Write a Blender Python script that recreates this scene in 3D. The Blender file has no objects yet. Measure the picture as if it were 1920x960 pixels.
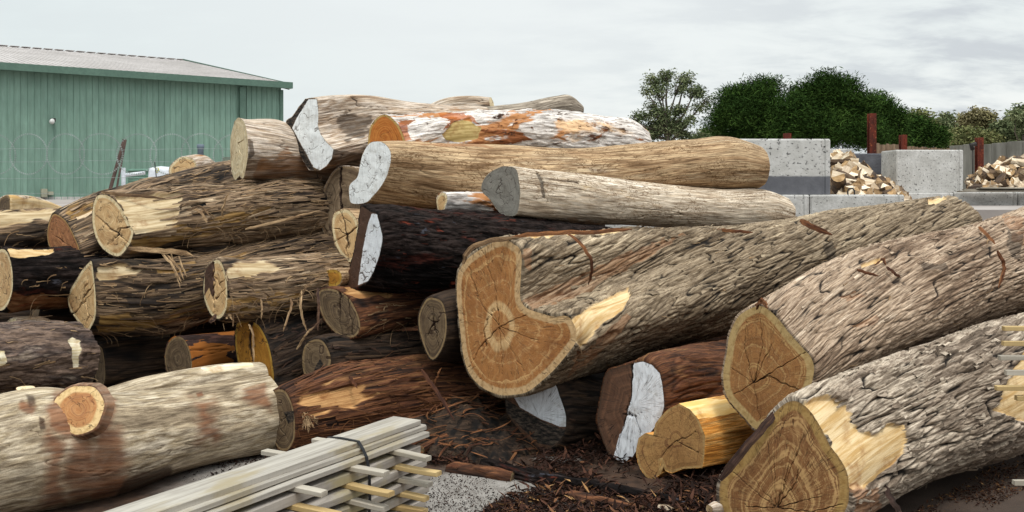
import bpy, bmesh, math, random
import numpy as np
from mathutils import Vector, Matrix
random.seed(7); rng = np.random.default_rng(11)
R = math.radians
scene = bpy.context.scene
COL = scene.collection
EYE, FOC = 1.6, 1884.0            # eye height (m), focal length in photo pixels
def P(px, py, Y): return np.array([(px-960.0)/FOC*Y, Y, EYE-(py-354.0)/FOC*Y])
def proj(v): return 960+FOC*v[..., 0]/v[..., 1], 354-FOC*(v[..., 2]-EYE)/v[..., 1]
# ------------------------------------------------------------------ noise
_g = rng.normal(size=(256, 3)); _g /= np.linalg.norm(_g, axis=1)[:, None]; _g = _g.astype(np.float32)
_p = rng.permutation(256).astype(np.int32); _p = np.concatenate([_p, _p, _p])
def perlin(x, y, z):
    x, y, z = np.broadcast_arrays(np.asarray(x, np.float32), np.asarray(y, np.float32), np.asarray(z, np.float32))
    xi = np.floor(x).astype(np.int32); yi = np.floor(y).astype(np.int32); zi = np.floor(z).astype(np.int32)
    xf = x-xi; yf = y-yi; zf = z-zi; xi &= 255; yi &= 255; zi &= 255
    u = xf*xf*xf*(xf*(xf*6-15)+10); v = yf*yf*yf*(yf*(yf*6-15)+10); w = zf*zf*zf*(zf*(zf*6-15)+10)
    def c(i, j, k):
        g = _g[_p[_p[_p[xi+i]+yi+j]+zi+k]]
        return g[..., 0]*(xf-i)+g[..., 1]*(yf-j)+g[..., 2]*(zf-k)
    a = c(0,0,0)*(1-u)+c(1,0,0)*u; b = c(0,1,0)*(1-u)+c(1,1,0)*u
    d = c(0,0,1)*(1-u)+c(1,0,1)*u; e = c(0,1,1)*(1-u)+c(1,1,1)*u
    return ((a*(1-v)+b*v)*(1-w)+(d*(1-v)+e*v)*w)*1.6
def fbm(x, y, z, o=3):
    s = 0; a = 1; t = 0
    for i in range(o):
        s = s+a*perlin(x*2**i+7.3*i, y*2**i+3.1*i, z*2**i+1.7*i); t += a; a *= .5
    return s/t
def sst(a, b, x):
    t = np.clip((x-a)/(b-a), 0, 1); return t*t*(3-2*t)
# ------------------------------------------------------------------ meshes
def mesh_np(name, V, F, attrs=None, smooth=True):
    V = np.asarray(V, np.float32); F = np.asarray(F, np.int32)
    me = bpy.data.meshes.new(name); n, k = F.shape
    me.vertices.add(len(V)); me.vertices.foreach_set('co', V.ravel())
    me.loops.add(n*k); me.loops.foreach_set('vertex_index', F.ravel())
    me.polygons.add(n); me.polygons.foreach_set('loop_start', np.arange(0, n*k, k, dtype=np.int32))
    me.polygons.foreach_set('loop_total', np.full(n, k, np.int32))
    me.polygons.foreach_set('use_smooth', np.full(n, smooth, bool))
    for an, (ty, dat) in (attrs or {}).items():
        at = me.attributes.new(an, ty, 'POINT')
        at.data.foreach_set({'FLOAT': 'value', 'FLOAT_VECTOR': 'vector', 'FLOAT_COLOR': 'color'}[ty], np.asarray(dat, np.float32).ravel())
    me.update(calc_edges=True); me.validate()
    return me
def link(name, me, mat, parent=None):
    o = bpy.data.objects.new(name, me); COL.objects.link(o)
    if mat is not None: me.materials.append(mat)
    if parent is not None: o.parent = parent; o.matrix_parent_inverse = Matrix.Translation(-parent.location)
    return o
def tag(o, label=None, cat=None, group=None, kind=None):
    if label: o['label'] = label
    if cat: o['category'] = cat
    if group: o['group'] = group
    if kind: o['kind'] = kind
    return o
def empty(name, loc, label, cat, group=None, kind=None):
    o = bpy.data.objects.new(name, None); COL.objects.link(o); o.location = tuple(float(a) for a in loc)
    o.empty_display_size = .1
    return tag(o, label, cat, group, kind)
class MB:
    """collects shapes for ONE mesh object"""
    def __init__(s): s.bm = bmesh.new()
    def box(s, c, size, ax=None, bevel=0.0, rnd=0.0):
        """c centre, size along the axes ax (3 unit vectors)"""
        ax = ax or ((1,0,0),(0,1,0),(0,0,1)); A = [Vector(a) for a in ax]; c = Vector(c)
        b2 = bmesh.new(); vs = {}
        for i in (0,1):
            for j in (0,1):
                for k in (0,1):
                    q = c+A[0]*(i-.5)*size[0]+A[1]*(j-.5)*size[1]+A[2]*(k-.5)*size[2]
                    if rnd: q = q+Vector([random.uniform(-rnd, rnd) for _ in range(3)])
                    vs[i,j,k] = b2.verts.new(q)
        for f in (((0,0,0),(0,1,0),(1,1,0),(1,0,0)),((0,0,1),(1,0,1),(1,1,1),(0,1,1)),((0,0,0),(1,0,0),(1,0,1),(0,0,1)),
                  ((0,1,0),(0,1,1),(1,1,1),(1,1,0)),((0,0,0),(0,0,1),(0,1,1),(0,1,0)),((1,0,0),(1,1,0),(1,1,1),(1,0,1))):
            b2.faces.new([vs[k] for k in f])
        bmesh.ops.recalc_face_normals(b2, faces=b2.faces)
        if bevel: bmesh.ops.bevel(b2, geom=list(b2.edges), offset=bevel, segments=2, affect='EDGES', profile=.6)
        s._merge(b2); return s
    def _merge(s, b2):
        m = bpy.data.meshes.new('t'); b2.to_mesh(m); b2.free(); s.bm.from_mesh(m); bpy.data.meshes.remove(m)
    def tube(s, pts, r, n=10, caps=True):
        pts = [Vector(p) for p in pts]; rs = r if isinstance(r, (list, tuple)) else [r]*len(pts); rings = []
        t0 = (pts[1]-pts[0]).normalized(); up = Vector((0,0,1)) if abs(t0.z) < .9 else Vector((1,0,0))
        u = t0.cross(up).normalized()
        for i, p in enumerate(pts):
            t = ((pts[min(i+1, len(pts)-1)]-pts[max(i-1, 0)])).normalized()
            u = (u-t*u.dot(t)).normalized(); v = t.cross(u)
            rings.append([s.bm.verts.new(p+(u*math.cos(a)+v*math.sin(a))*rs[i]) for a in [2*math.pi*k/n for k in range(n)]])
        for a, b in zip(rings, rings[1:]):
            for k in range(n): s.bm.faces.new((a[k], a[(k+1)%n], b[(k+1)%n], b[k]))
        if caps:
            s.bm.faces.new(rings[0][::-1]); s.bm.faces.new(rings[-1])
        return s
    def prism(s, poly, vec):
        a = [s.bm.verts.new(Vector(p)) for p in poly]; b = [s.bm.verts.new(Vector(p)+Vector(vec)) for p in poly]; n = len(a)
        s.bm.faces.new(a[::-1]); s.bm.faces.new(b)
        for k in range(n): s.bm.faces.new((a[k], a[(k+1)%n], b[(k+1)%n], b[k]))
        return s
    def build(s, name, mat, parent=None, smooth=False):
        bmesh.ops.recalc_face_normals(s.bm, faces=s.bm.faces)
        me = bpy.data.meshes.new(name); s.bm.to_mesh(me); s.bm.free()
        if smooth: me.polygons.foreach_set('use_smooth', [True]*len(me.polygons))
        return link(name, me, mat, parent)
# ------------------------------------------------------------------ materials
class NM:
    def __init__(s, name, rough=.8, spec=.3):
        s.m = bpy.data.materials.new(name); s.m.use_nodes = True; s.t = s.m.node_tree; s.N = s.t.nodes; s.L = s.t.links
        s.b = s.N['Principled BSDF']; s.b.inputs['Roughness'].default_value = rough; s.b.inputs['Specular IOR Level'].default_value = spec
    def _set(s, sock, v):
        if isinstance(v, bpy.types.NodeSocket): s.L.new(v, sock)
        elif v is not None:
            if isinstance(v, (tuple, list)) and len(v) == 3 and sock.type == 'RGBA': v = (*v, 1)
            sock.default_value = v
    def attr(s, n, out='Fac'):
        a = s.N.new('ShaderNodeAttribute'); a.attribute_name = n; return a.outputs[out]
    def obj(s): return s.N.new('ShaderNodeTexCoord').outputs['Object']
    def rnd(s): return s.N.new('ShaderNodeObjectInfo').outputs['Random']
    def pos(s): return s.N.new('ShaderNodeNewGeometry').outputs['Position']
    def nrm(s): return s.N.new('ShaderNodeNewGeometry').outputs['Normal']
    def sc(s, v, k, loc=(0,0,0)):
        n = s.N.new('ShaderNodeMapping'); s._set(n.inputs['Vector'], v)
        n.inputs['Scale'].default_value = k if isinstance(k, (tuple, list)) else (k, k, k); n.inputs['Location'].default_value = loc; return n.outputs[0]
    def noise(s, v, scale=5, detail=3, rough=.55, dist=0, out='Fac'):
        n = s.N.new('ShaderNodeTexNoise'); s._set(n.inputs['Vector'], v); n.inputs['Scale'].default_value = scale
        n.inputs['Detail'].default_value = detail; n.inputs['Roughness'].default_value = rough; n.inputs['Distortion'].default_value = dist
        return n.outputs[out]
    def vor(s, v, scale=5, feature='F1', out='Distance', rnd=1):
        n = s.N.new('ShaderNodeTexVoronoi'); n.feature = feature; s._set(n.inputs['Vector'], v); n.inputs['Scale'].default_value = scale
        n.inputs['Randomness'].default_value = rnd; return n.outputs[out]
    def ma(s, op, a, b=None, c=None, clamp=False):
        n = s.N.new('ShaderNodeMath'); n.operation = op; n.use_clamp = clamp
        for i, v in enumerate((a, b, c)):
            if v is not None: s._set(n.inputs[i], v)
        return n.outputs[0]
    def vm(s, op, a, b=None):
        n = s.N.new('ShaderNodeVectorMath'); n.operation = op; s._set(n.inputs[0], a)
        if b is not None: s._set(n.inputs[1], b)
        return n.outputs['Value' if op in ('LENGTH', 'DOT_PRODUCT') else 'Vector']
    def sep(s, v):
        n = s.N.new('ShaderNodeSeparateXYZ'); s._set(n.inputs[0], v); return n.outputs
    def comb(s, x, y, z):
        n = s.N.new('ShaderNodeCombineXYZ')
        for i, v in enumerate((x, y, z)): s._set(n.inputs[i], v)
        return n.outputs[0]
    def step(s, a, b, x):      # smoothstep a..b
        n = s.N.new('ShaderNodeMapRange'); n.interpolation_type = 'SMOOTHSTEP'; s._set(n.inputs['Value'], x)
        n.inputs['From Min'].default_value = a; n.inputs['From Max'].default_value = b; return n.outputs[0]
    def ramp(s, f, stops, interp='LINEAR'):
        n = s.N.new('ShaderNodeValToRGB'); s._set(n.inputs[0], f); cr = n.color_ramp; cr.interpolation = interp
        while len(cr.elements) < len(stops): cr.elements.new(.5)
        for e, (p, c) in zip(cr.elements, stops): e.position = p; e.color = (*c, 1)
        return n.outputs[0]
    def mix(s, f, a, b, mode='MIX'):
        n = s.N.new('ShaderNodeMix'); n.data_type = 'RGBA'; n.blend_type = mode; s._set(n.inputs[0], f); s._set(n.inputs[6], a); s._set(n.inputs[7], b)
        return n.outputs[2]
    def bump(s, h, strength=.5, dist=.01):
        n = s.N.new('ShaderNodeBump'); s._set(n.inputs['Height'], h); n.inputs['Strength'].default_value = strength; n.inputs['Distance'].default_value = dist
        s.L.new(n.outputs[0], s.b.inputs['Normal']); return n
    def out(s, col, rough=None):
        s._set(s.b.inputs['Base Color'], col)
        if rough is not None: s._set(s.b.inputs['Roughness'], rough)
        return s.m
def hx(h, k=1.0):     # sRGB hex -> linear
    c = [int(h[i:i+2], 16)/255 for i in (0, 2, 4)]
    return tuple(k*(x/12.92 if x <= .04045 else ((x+.055)/1.055)**2.4) for x in c)
CREAM = (hx('d9c096'), hx('b8945f'))
def bark_mat(name, cols, crack, hc=(.0, .45), fib=(2.5, 30), big=(.9, 3.5), A=CREAM, B=(hx('a57650'), hx('77492c')), Cc=(hx('15110f'), hx('2a2421')),
             streak=.35, op=(1, .6, .75), esoft=(.42, .58), worms=0, bump=.6, bd=.006, rough=.85, blotch=None, spec=.25, crackmix=1.0):
    """weathered side of a log; attribute lc = straightened coordinates, hh = relief, pm = patches (bare wood, rust, char)"""
    s = NM(name, rough, spec); lc = s.attr('lc', 'Vector'); hh = s.attr('hh'); pm = s.attr('pm', 'Vector'); pr = s.sep(pm)
    f1 = s.noise(s.sc(lc, (fib[0], fib[1], fib[1])), 1, 5, .65, .6)
    f2 = s.noise(s.sc(lc, (fib[0]*3, fib[1]*4, fib[1]*4)), 1, 4, .7)
    f3 = s.noise(s.sc(lc, (big[0], big[1], big[1]), (3, 1, 2)), 1, 4, .6, .8)
    t = s.ma('ADD', s.ma('MULTIPLY', f3, 1-streak), s.ma('MULTIPLY', f1, streak))
    n = len(cols); col = s.ramp(s.step(.37, .63, t), [(i/(n-1), c) for i, c in enumerate(cols)])
    col = s.mix(s.step(.32, .68, f2), s.mix(1, col, (.40, .35, .31), 'MULTIPLY'), s.mix(1, col, (1.40, 1.35, 1.3), 'MULTIPLY'))
    fine = s.noise(lc, 160, 3, .7)
    col = s.mix(s.step(.3, .7, fine), s.mix(1, col, (.78, .78, .78), 'MULTIPLY'), col)
    if blotch:
        for (scl, lo, hi, c) in blotch:
            b = s.noise(s.sc(lc, (scl*.28, scl, scl), (5+scl, 2, 7)), 1, 5, .6, .5); col = s.mix(s.step(lo, hi, b), col, c)
    if worms:
        w = s.noise(s.sc(lc, (9, 20, 20)), 1, 2, .5, 1.4); ln = s.ma('SUBTRACT', 1, s.step(.008, .034, s.ma('ABSOLUTE', s.ma('SUBTRACT', w, .5))))
        w2 = s.noise(s.sc(lc, (14, 34, 34), (4, 4, 4)), 1, 2, .5, 1.8); ln2 = s.ma('SUBTRACT', 1, s.step(.01, .04, s.ma('ABSOLUTE', s.ma('SUBTRACT', w2, .45))))
        msk = s.step(.42, .58, s.noise(s.sc(lc, (2.5, 5, 5)), 1, 3, .6)); msk2 = s.step(.45, .6, s.noise(s.sc(lc, (3, 6, 6), (9, 1, 1)), 1, 3, .6))
        l = s.ma('MAXIMUM', s.ma('MULTIPLY', ln, msk), s.ma('MULTIPLY', ln2, msk2))
        holes = s.ma('SUBTRACT', 1, s.step(.05, .09, s.vor(s.sc(lc, (14, 20, 20)), 1)))
        l = s.ma('MULTIPLY', s.ma('MAXIMUM', l, holes), worms); col = s.mix(l, col, hx('5d4226'))
    cr = s.ma('SUBTRACT', 1, s.step(hc[0], hc[1], hh)); col = s.mix(s.ma('MULTIPLY', cr, crackmix), col, crack)  # low relief darkened: real furrow tone and dirt plus painted occlusion shade
    # patches, edges broken up by the fibre noise
    def pt(v, two, e=.28, hard=True, frn=None):
        m = s.step(.42, .58, s.ma('ADD', v, s.ma('MULTIPLY', s.ma('SUBTRACT', f1, .5), e*2))) if hard else s.step(esoft[0], esoft[1], s.ma('ADD', s.ma('MULTIPLY', v, 1.0), s.ma('MULTIPLY', s.ma('SUBTRACT', f3, .5), s.ma('MULTIPLY', v, 1.0))))
        c = s.mix(s.step(.35, .65, s.noise(s.sc(lc, (3, 40, 40)), 1, 4, .65, .5)), two[1], two[0])
        c = s.mix(s.step(.5, .75, s.noise(lc, 9, 4, .6)), c, s.mix(1, c, (.62, .5, .42), 'MULTIPLY')); return m, c
    for ch, two in ((0, A), (1, B), (2, Cc)):
        m, c = pt(pr[ch], two, .6 if ch == 0 else .45, ch == 0 or esoft == (.42, .58)); col = s.mix(s.ma('MULTIPLY', m, op[ch]), col, c)
    h = s.ma('ADD', s.ma('MULTIPLY', f2, .6), s.ma('MULTIPLY', fine, .3)); h = s.ma('ADD', h, s.ma('MULTIPLY', f1, .8))
    s.bump(h, bump, bd); return s.out(col)
def cut_mat(name, heart, sap, sapw=.035, rings=30, ringc=.5, crk=1.0, cc=hx('2a170c'), paint=None, dark=None, edge=None, saw=.5, warp=.25, gray=0, halo=None):
    """sawn end: fc = position on the face from the pith (m), fe = 0 pith .. 1 rim, ed = metres from the rim, ck = cracks, pm = paint"""
    s = NM(name, .75, .3); fc = s.attr('fc', 'Vector'); fe = s.attr('fe'); ed = s.attr('ed'); ck = s.attr('ck'); pr = s.sep(s.attr('pm', 'Vector'))
    r = s.vm('LENGTH', fc); dr = s.vm('NORMALIZE', fc)
    n1 = s.noise(fc, 7, 3, .55)
    q = s.ma('ADD', fe, s.ma('MULTIPLY', s.ma('SUBTRACT', n1, .5), warp))
    band = s.noise(s.comb(s.ma('MULTIPLY', q, 7.0), 0, 0), 1, 3, .6)                 # broad growth bands
    grain = s.noise(s.comb(s.ma('MULTIPLY', q, rings*1.0), s.ma('MULTIPLY', n1, 1.5), 0), 1.6, 2, .7)
    ray = s.noise(s.vm('ADD', s.sc(dr, 26), s.sc(fc, 5)), 1, 4, .7)
    t = s.ma('ADD', s.ma('MULTIPLY', band, .55), s.ma('ADD', s.ma('MULTIPLY', grain, .3*ringc*2), s.ma('MULTIPLY', ray, .25)))
    n = len(heart); col = s.ramp(s.step(.40, .70, t), [(i/(n-1), c) for i, c in enumerate(heart)])
    fe2 = s.noise(s.vm('ADD', s.sc(dr, 9, (1, 6, 2)), s.comb(s.ma('MULTIPLY', q, 9), 0, 0)), 1, 4, .6, .4); col = s.mix(s.ma('MULTIPLY', s.step(.5, .68, fe2), .55), col, heart[-1])
    # light chatter of the chain saw
    sw = s.noise(s.sc(fc, (30, 260, 30)), 1, 3, .6); col = s.mix(s.ma('MULTIPLY', s.step(.5, .8, sw), saw), col, s.mix(1, col, (1.35, 1.3, 1.2), 'MULTIPLY'))
    st = s.noise(fc, 3.5, 4, .6); col = s.mix(s.step(.5, .75, st), col, s.mix(1, col, (.68, .6, .55), 'MULTIPLY'))
    if dark: col = s.mix(s.ma('MULTIPLY', s.step(*dark[0], s.noise(s.sc(fc, 1.0, (3, 5, 1)), 8, 4, .6)), dark[2]), col, dark[1])
    if halo:
        rw = s.ma('ADD', s.vm('LENGTH', s.sc(fc, (1, .8, 1))), s.ma('MULTIPLY', s.ma('SUBTRACT', n1, .5), .05)); hl = s.step(halo[1], halo[1]*.4, s.ma('ABSOLUTE', s.ma('SUBTRACT', rw, halo[0])))
        col = s.mix(s.ma('MULTIPLY', hl, .8), col, s.mix(s.step(.4, .65, ray), hx('d9b888'), hx('b58a58')))
    sp = s.step(sapw*1.15, sapw*.85, s.ma('ADD', ed, s.ma('MULTIPLY', s.ma('SUBTRACT', n1, .5), .012)))
    spc = s.mix(s.step(.4, .7, s.noise(fc, 40, 3, .6)), sap, s.mix(1, sap, (.74, .68, .6), 'MULTIPLY')); col = s.mix(sp, col, spc)
    if edge: col = s.mix(s.step(edge[0], edge[0]*.4, s.ma('ADD', ed, s.ma('MULTIPLY', s.noise(fc, 30, 3), edge[0]*.5))), col, edge[1])
    if gray: col = s.mix(gray, col, s.mix(s.noise(fc, 12, 3), hx('8f8a80'), hx('55504a')))
    # radial shakes
    a1 = s.noise(s.vm('ADD', s.sc(dr, 5.5), s.sc(fc, 1.6)), 1, 3, .65); l1 = s.ma('SUBTRACT', 1, s.step(.0, .012, s.ma('ABSOLUTE', s.ma('SUBTRACT', a1, .5))))
    a2 = s.noise(s.vm('ADD', s.sc(dr, 13, (3, 3, 3)), s.sc(fc, 2.5)), 1, 3, .65); l2 = s.ma('SUBTRACT', 1, s.step(.0, .016, s.ma('ABSOLUTE', s.ma('SUBTRACT', a2, .5))))
    mk = s.step(.4, .55, s.noise(s.vm('ADD', s.sc(dr, 3), s.sc(fc, 14)), 1, 2)); mk2 = s.step(.45, .6, s.noise(s.vm('ADD', s.sc(dr, 4), s.sc(fc, 10)), 1, 2))
    crm = s.ma('MULTIPLY', s.ma('MAXIMUM', s.ma('MULTIPLY', l1, mk), s.ma('MULTIPLY', l2, s.ma('MULTIPLY', mk2, .7))), crk, clamp=True)
    col = s.mix(s.ma('MULTIPLY', crm, .8), col, cc)
    h = s.ma('ADD', s.ma('MULTIPLY', grain, .25), s.ma('ADD', s.ma('MULTIPLY', sw, .6), s.ma('MULTIPLY', crm, -2.0)))
    if paint:
        pn = s.noise(s.sc(fc, (40, 40, 40)), 1, 4, .65); p0 = s.ma('SUBTRACT', pr[0], s.ma('MULTIPLY', s.step(.55, .8, pn), .35))
        pw = s.step(.45, .55, s.ma('ADD', p0, s.ma('MULTIPLY', s.ma('SUBTRACT', pn, .5), .35)))
        pw = s.ma('MULTIPLY', pw, s.ma('SUBTRACT', 1, s.ma('MULTIPLY', crm, .8)))
        pc = s.mix(s.step(.35, .7, s.noise(s.sc(fc, (70, 14, 14)), 1, 5, .7, .4)), paint, s.mix(1, paint, (.80, .80, .80), 'MULTIPLY'))
        pc = s.mix(s.ma('MULTIPLY', s.step(.5, .72, s.noise(fc, 9, 5, .65)), .55), pc, hx('a39c92')); pc = s.mix(s.ma('MULTIPLY', s.step(.58, .75, grain), .25), pc, hx('8a8078'))
        col = s.mix(pw, col, pc)
    ckn = s.step(.3, .7, s.ma('ADD', ck, s.ma('MULTIPLY', s.ma('SUBTRACT', s.noise(fc, 60, 2), .5), .3)))
    col = s.mix(ckn, col, cc); col = s.mix(s.step(.42, .6, s.ma('ADD', pr[2], s.ma('MULTIPLY', s.ma('SUBTRACT', s.noise(fc, 35, 4, .7), .5), .5))), col, s.mix(s.step(.42, .66, s.noise(s.sc(fc, (20, 60, 20)), 1, 5, .75)), hx('0c0a09'), hx('5a4c40')))
    col = s.mix(s.step(.42, .6, s.ma('ADD', pr[1], s.ma('MULTIPLY', s.ma('SUBTRACT', s.noise(fc, 25, 4, .7), .5), .6))), col, s.mix(s.noise(fc, 22, 4, .7), hx('5c4030'), hx('2b1b14')))
    h = s.ma('ADD', h, s.ma('MULTIPLY', s.noise(fc, 120, 2), .4)); s.bump(h, .55, .004)
    return s.out(col)
def simple(name, c1, c2, scale=6, rough=.8, bump=.2, bd=.004, stretch=(1,1,1), spec=.3, metal=0, speck=None, rndv=0):
    s = NM(name, rough, spec); o = s.obj(); v = s.sc(o, tuple(scale*k for k in stretch)); n = s.noise(v, 1, 5, .65, .3)
    col = s.mix(s.step(.3, .7, n), c1, c2); f = s.noise(v, 7, 4, .7); col = s.mix(s.step(.35, .7, f), s.mix(1, col, (.82, .82, .82), 'MULTIPLY'), col)
    if speck: col = s.mix(s.step(speck[1], speck[1]+.05, s.noise(o, speck[0], 2, .6)), col, speck[2])
    if rndv: col = s.mix(rndv, col, s.mix(1, col, s.ramp(s.rnd(), [(0, (.45, .4, .36)), (.5, (1, 1, 1)), (1, (1.3, 1.25, 1.1))]), 'MULTIPLY'))
    s.b.inputs['Metallic'].default_value = metal; s.bump(s.ma('ADD', n, f), bump, bd); return s.out(col)
# ------------------------------------------------------------------ relief of the log sides: (s, x, y) straightened metres -> metres, hh 0..1
def rf_furrow(s, x, y, k=.85, amp=.019):
    wx = perlin(s*2.4, x*7, y*7+9)*.38; wy = perlin(s*2.4+5, x*7+3, y*7)*.38
    m1 = np.clip(perlin(s*5+1, x*11, y*11)*1.9, 0, 1); m2 = np.clip(perlin(s*9+1, x*20, y*20+5)*1.6, 0, 1)
    n1 = perlin(s*2.7+wx, x*31*k+wx, y*31*k+wy); c1 = np.clip(np.abs(n1)*5.2+m1*.45, 0, 1)
    n2 = perlin(s*5.5+3, x*48*k+wx*2, y*48*k+wy*2); c2 = np.clip(np.abs(n2)*4.6+m2*.6, 0, 1)
    n3 = perlin(s*15+wy*2, x*20, y*20+4); c3 = np.clip(np.abs(n3)*6+np.clip(perlin(s*6+9, x*14, y*14)*2+.35, 0, 1), 0, 1)
    f = fbm(s*25, x*110, y*110, 2)
    h = c1*(.45+.55*c2)*(.6+.4*c3)+f*.14+.02
    big = fbm(s*1.2, x*3.5, y*3.5, 2)
    return (h-.6)*amp*1.25+big*.014, np.clip(h*1.1, 0, 1)
def rf_string(s, x, y, amp=.018):
    w = perlin(s*1.4, x*4, y*4)*1.6
    n1 = np.abs(perlin(s*1.1+2, x*17+w, y*17+w)); n2 = perlin(s*2.6, x*38+w*2, y*38-w); n3 = perlin(s*6, x*80, y*80+w); n4 = perlin(s*12, x*130, y*130)
    c = np.clip(n1*3.2, 0, 1)
    st = np.floor((fbm(s*1.3+8, x*7, y*7, 2)+.6)*6)/6
    h = c*.38+(n2*.5+.5)*.30+(n3*.5+.5)*.18+(n4*.5+.5)*.12
    big = fbm(s*1.0, x*4, y*4, 2); h = h*(.55+.45*np.clip(np.abs(perlin(s*1.7+6, x*9+w, y*9))*4, 0, 1))
    return (h-.45)*amp*1.3+big*.025+st*.02, np.clip(h*1.15, 0, 1)
def rf_smooth(s, x, y, amp=.005):
    big = fbm(s*1.1, x*3.5, y*3.5, 2); n = fbm(s*3.5, x*26, y*26, 3)
    c = perlin(s*1.6+4, x*20, y*20); crk = np.clip(np.abs(c)*22, 0, 1); m = sst(.05, .25, perlin(s*1.2, x*5+8, y*5)); crk = 1-(1-crk)*m
    return big*.014+n*amp-(1-crk)*.010, np.clip(crk*.9+n*.2+.05, 0, 1)
def rf_char(s, x, y, amp=.02):
    w = perlin(s*3, x*6, y*6)*1.2
    n1 = np.abs(perlin(s*4, x*24+w, y*24)); n2 = perlin(s*11, x*55, y*55+w); n3 = perlin(s*30, x*120, y*120)
    h = np.clip(n1*3.2, 0, 1)*.4+(n2*.5+.5)*.36+(n3*.5+.5)*.28
    return (h-.5)*amp*1.3+fbm(s*1.5, x*4, y*4, 2)*.025, np.clip(h, 0, 1)
def rf_gum(s, x, y):
    big = fbm(s*.9, x*2.6, y*2.6, 2); n = fbm(s*3.5, x*20, y*20, 3)
    w = perlin(s*4, x*5, y*5)*.8; c = perlin(s*2.4, x*24+w, y*24+w); crk = np.clip(np.abs(c)*18, 0, 1); m = sst(-.05, .2, perlin(s*1.5+7, x*4, y*4)); crk = 1-(1-crk)*m
    return big*.02+n*.004-(1-crk)*.006, np.clip(crk+.02, 0, 1)
def rf_flaky(s, x, y):
    w = perlin(s*2, x*5, y*5); a = fbm(s*3+w*.5, x*12, y*12, 3); st = np.floor((a+1)*4.5)/4.5; fr = (a+1)*4.5-np.floor((a+1)*4.5)
    n = fbm(s*9, x*60, y*60, 2); h = np.clip(fr*4, 0, 1)*.6+(n*.5+.5)*.4
    return (st-1)*.03+n*.006+fbm(s, x*3, y*3, 2)*.02, np.clip(h, 0, 1)
RF = dict(furrow=rf_furrow, string=rf_string, smooth=rf_smooth, char=rf_char, gum=rf_gum, flaky=rf_flaky)
def inpoly(px, py, poly):
    c = np.zeros(px.shape, bool); n = len(poly)
    for i in range(n):
        x1, y1 = poly[i]; x2, y2 = poly[i-1]
        m = ((y1 > py) != (y2 > py)) & (px < (x2-x1)*(py-y1)/(y2-y1+1e-9)+x1); c ^= m
    return c
def segdist(px, py, a, b):
    ax, ay = a; bx, by = b; dx, dy = bx-ax, by-ay; t = np.clip(((px-ax)*dx+(py-ay)*dy)/(dx*dx+dy*dy+1e-9), 0, 1)
    return np.hypot(px-ax-t*dx, py-ay-t*dy), t
def soft(px, py, poly, w=6):
    """0..1 membership of a polygon given in photo pixels, .5 on its line, w px soft"""
    out = np.zeros(px.shape, np.float32); P_ = np.array(poly, float); lo = P_.min(0)-3*w; hi = P_.max(0)+3*w
    m = (px > lo[0]) & (px < hi[0]) & (py > lo[1]) & (py < hi[1])
    if not m.any(): return out
    x = px[m]; y = py[m]; d = np.full(x.shape, 1e9)
    for i in range(len(poly)): d = np.minimum(d, segdist(x, y, poly[i-1], poly[i])[0])
    d = np.where(inpoly(x, y, poly), d, -d); out[m] = np.clip(.5+d/(2*w), 0, 1); return out
def resample(poly, n, smooth=True):
    p = np.array(poly, float)
    if smooth:                                     # centripetal-ish closed Catmull-Rom
        q = []; m = len(p)
        for i in range(m):
            a, b, c, d = p[i-1], p[i], p[(i+1) % m], p[(i+2) % m]
            for t in np.linspace(0, 1, 12, endpoint=False):
                q.append(.5*((2*b)+(-a+c)*t+(2*a-5*b+4*c-d)*t*t+(-a+3*b-3*c+d)*t**3))
        p = np.array(q)
    L = np.hypot(*(np.roll(p, -1, 0)-p).T); cum = np.concatenate([[0], np.cumsum(L)]); t = np.linspace(0, cum[-1], n, endpoint=False)
    pc = np.vstack([p, p[:1]]); return np.stack([np.interp(t, cum, pc[:, 0]), np.interp(t, cum, pc[:, 1])], 1)
LOGS = {}
class Log: pass
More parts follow.
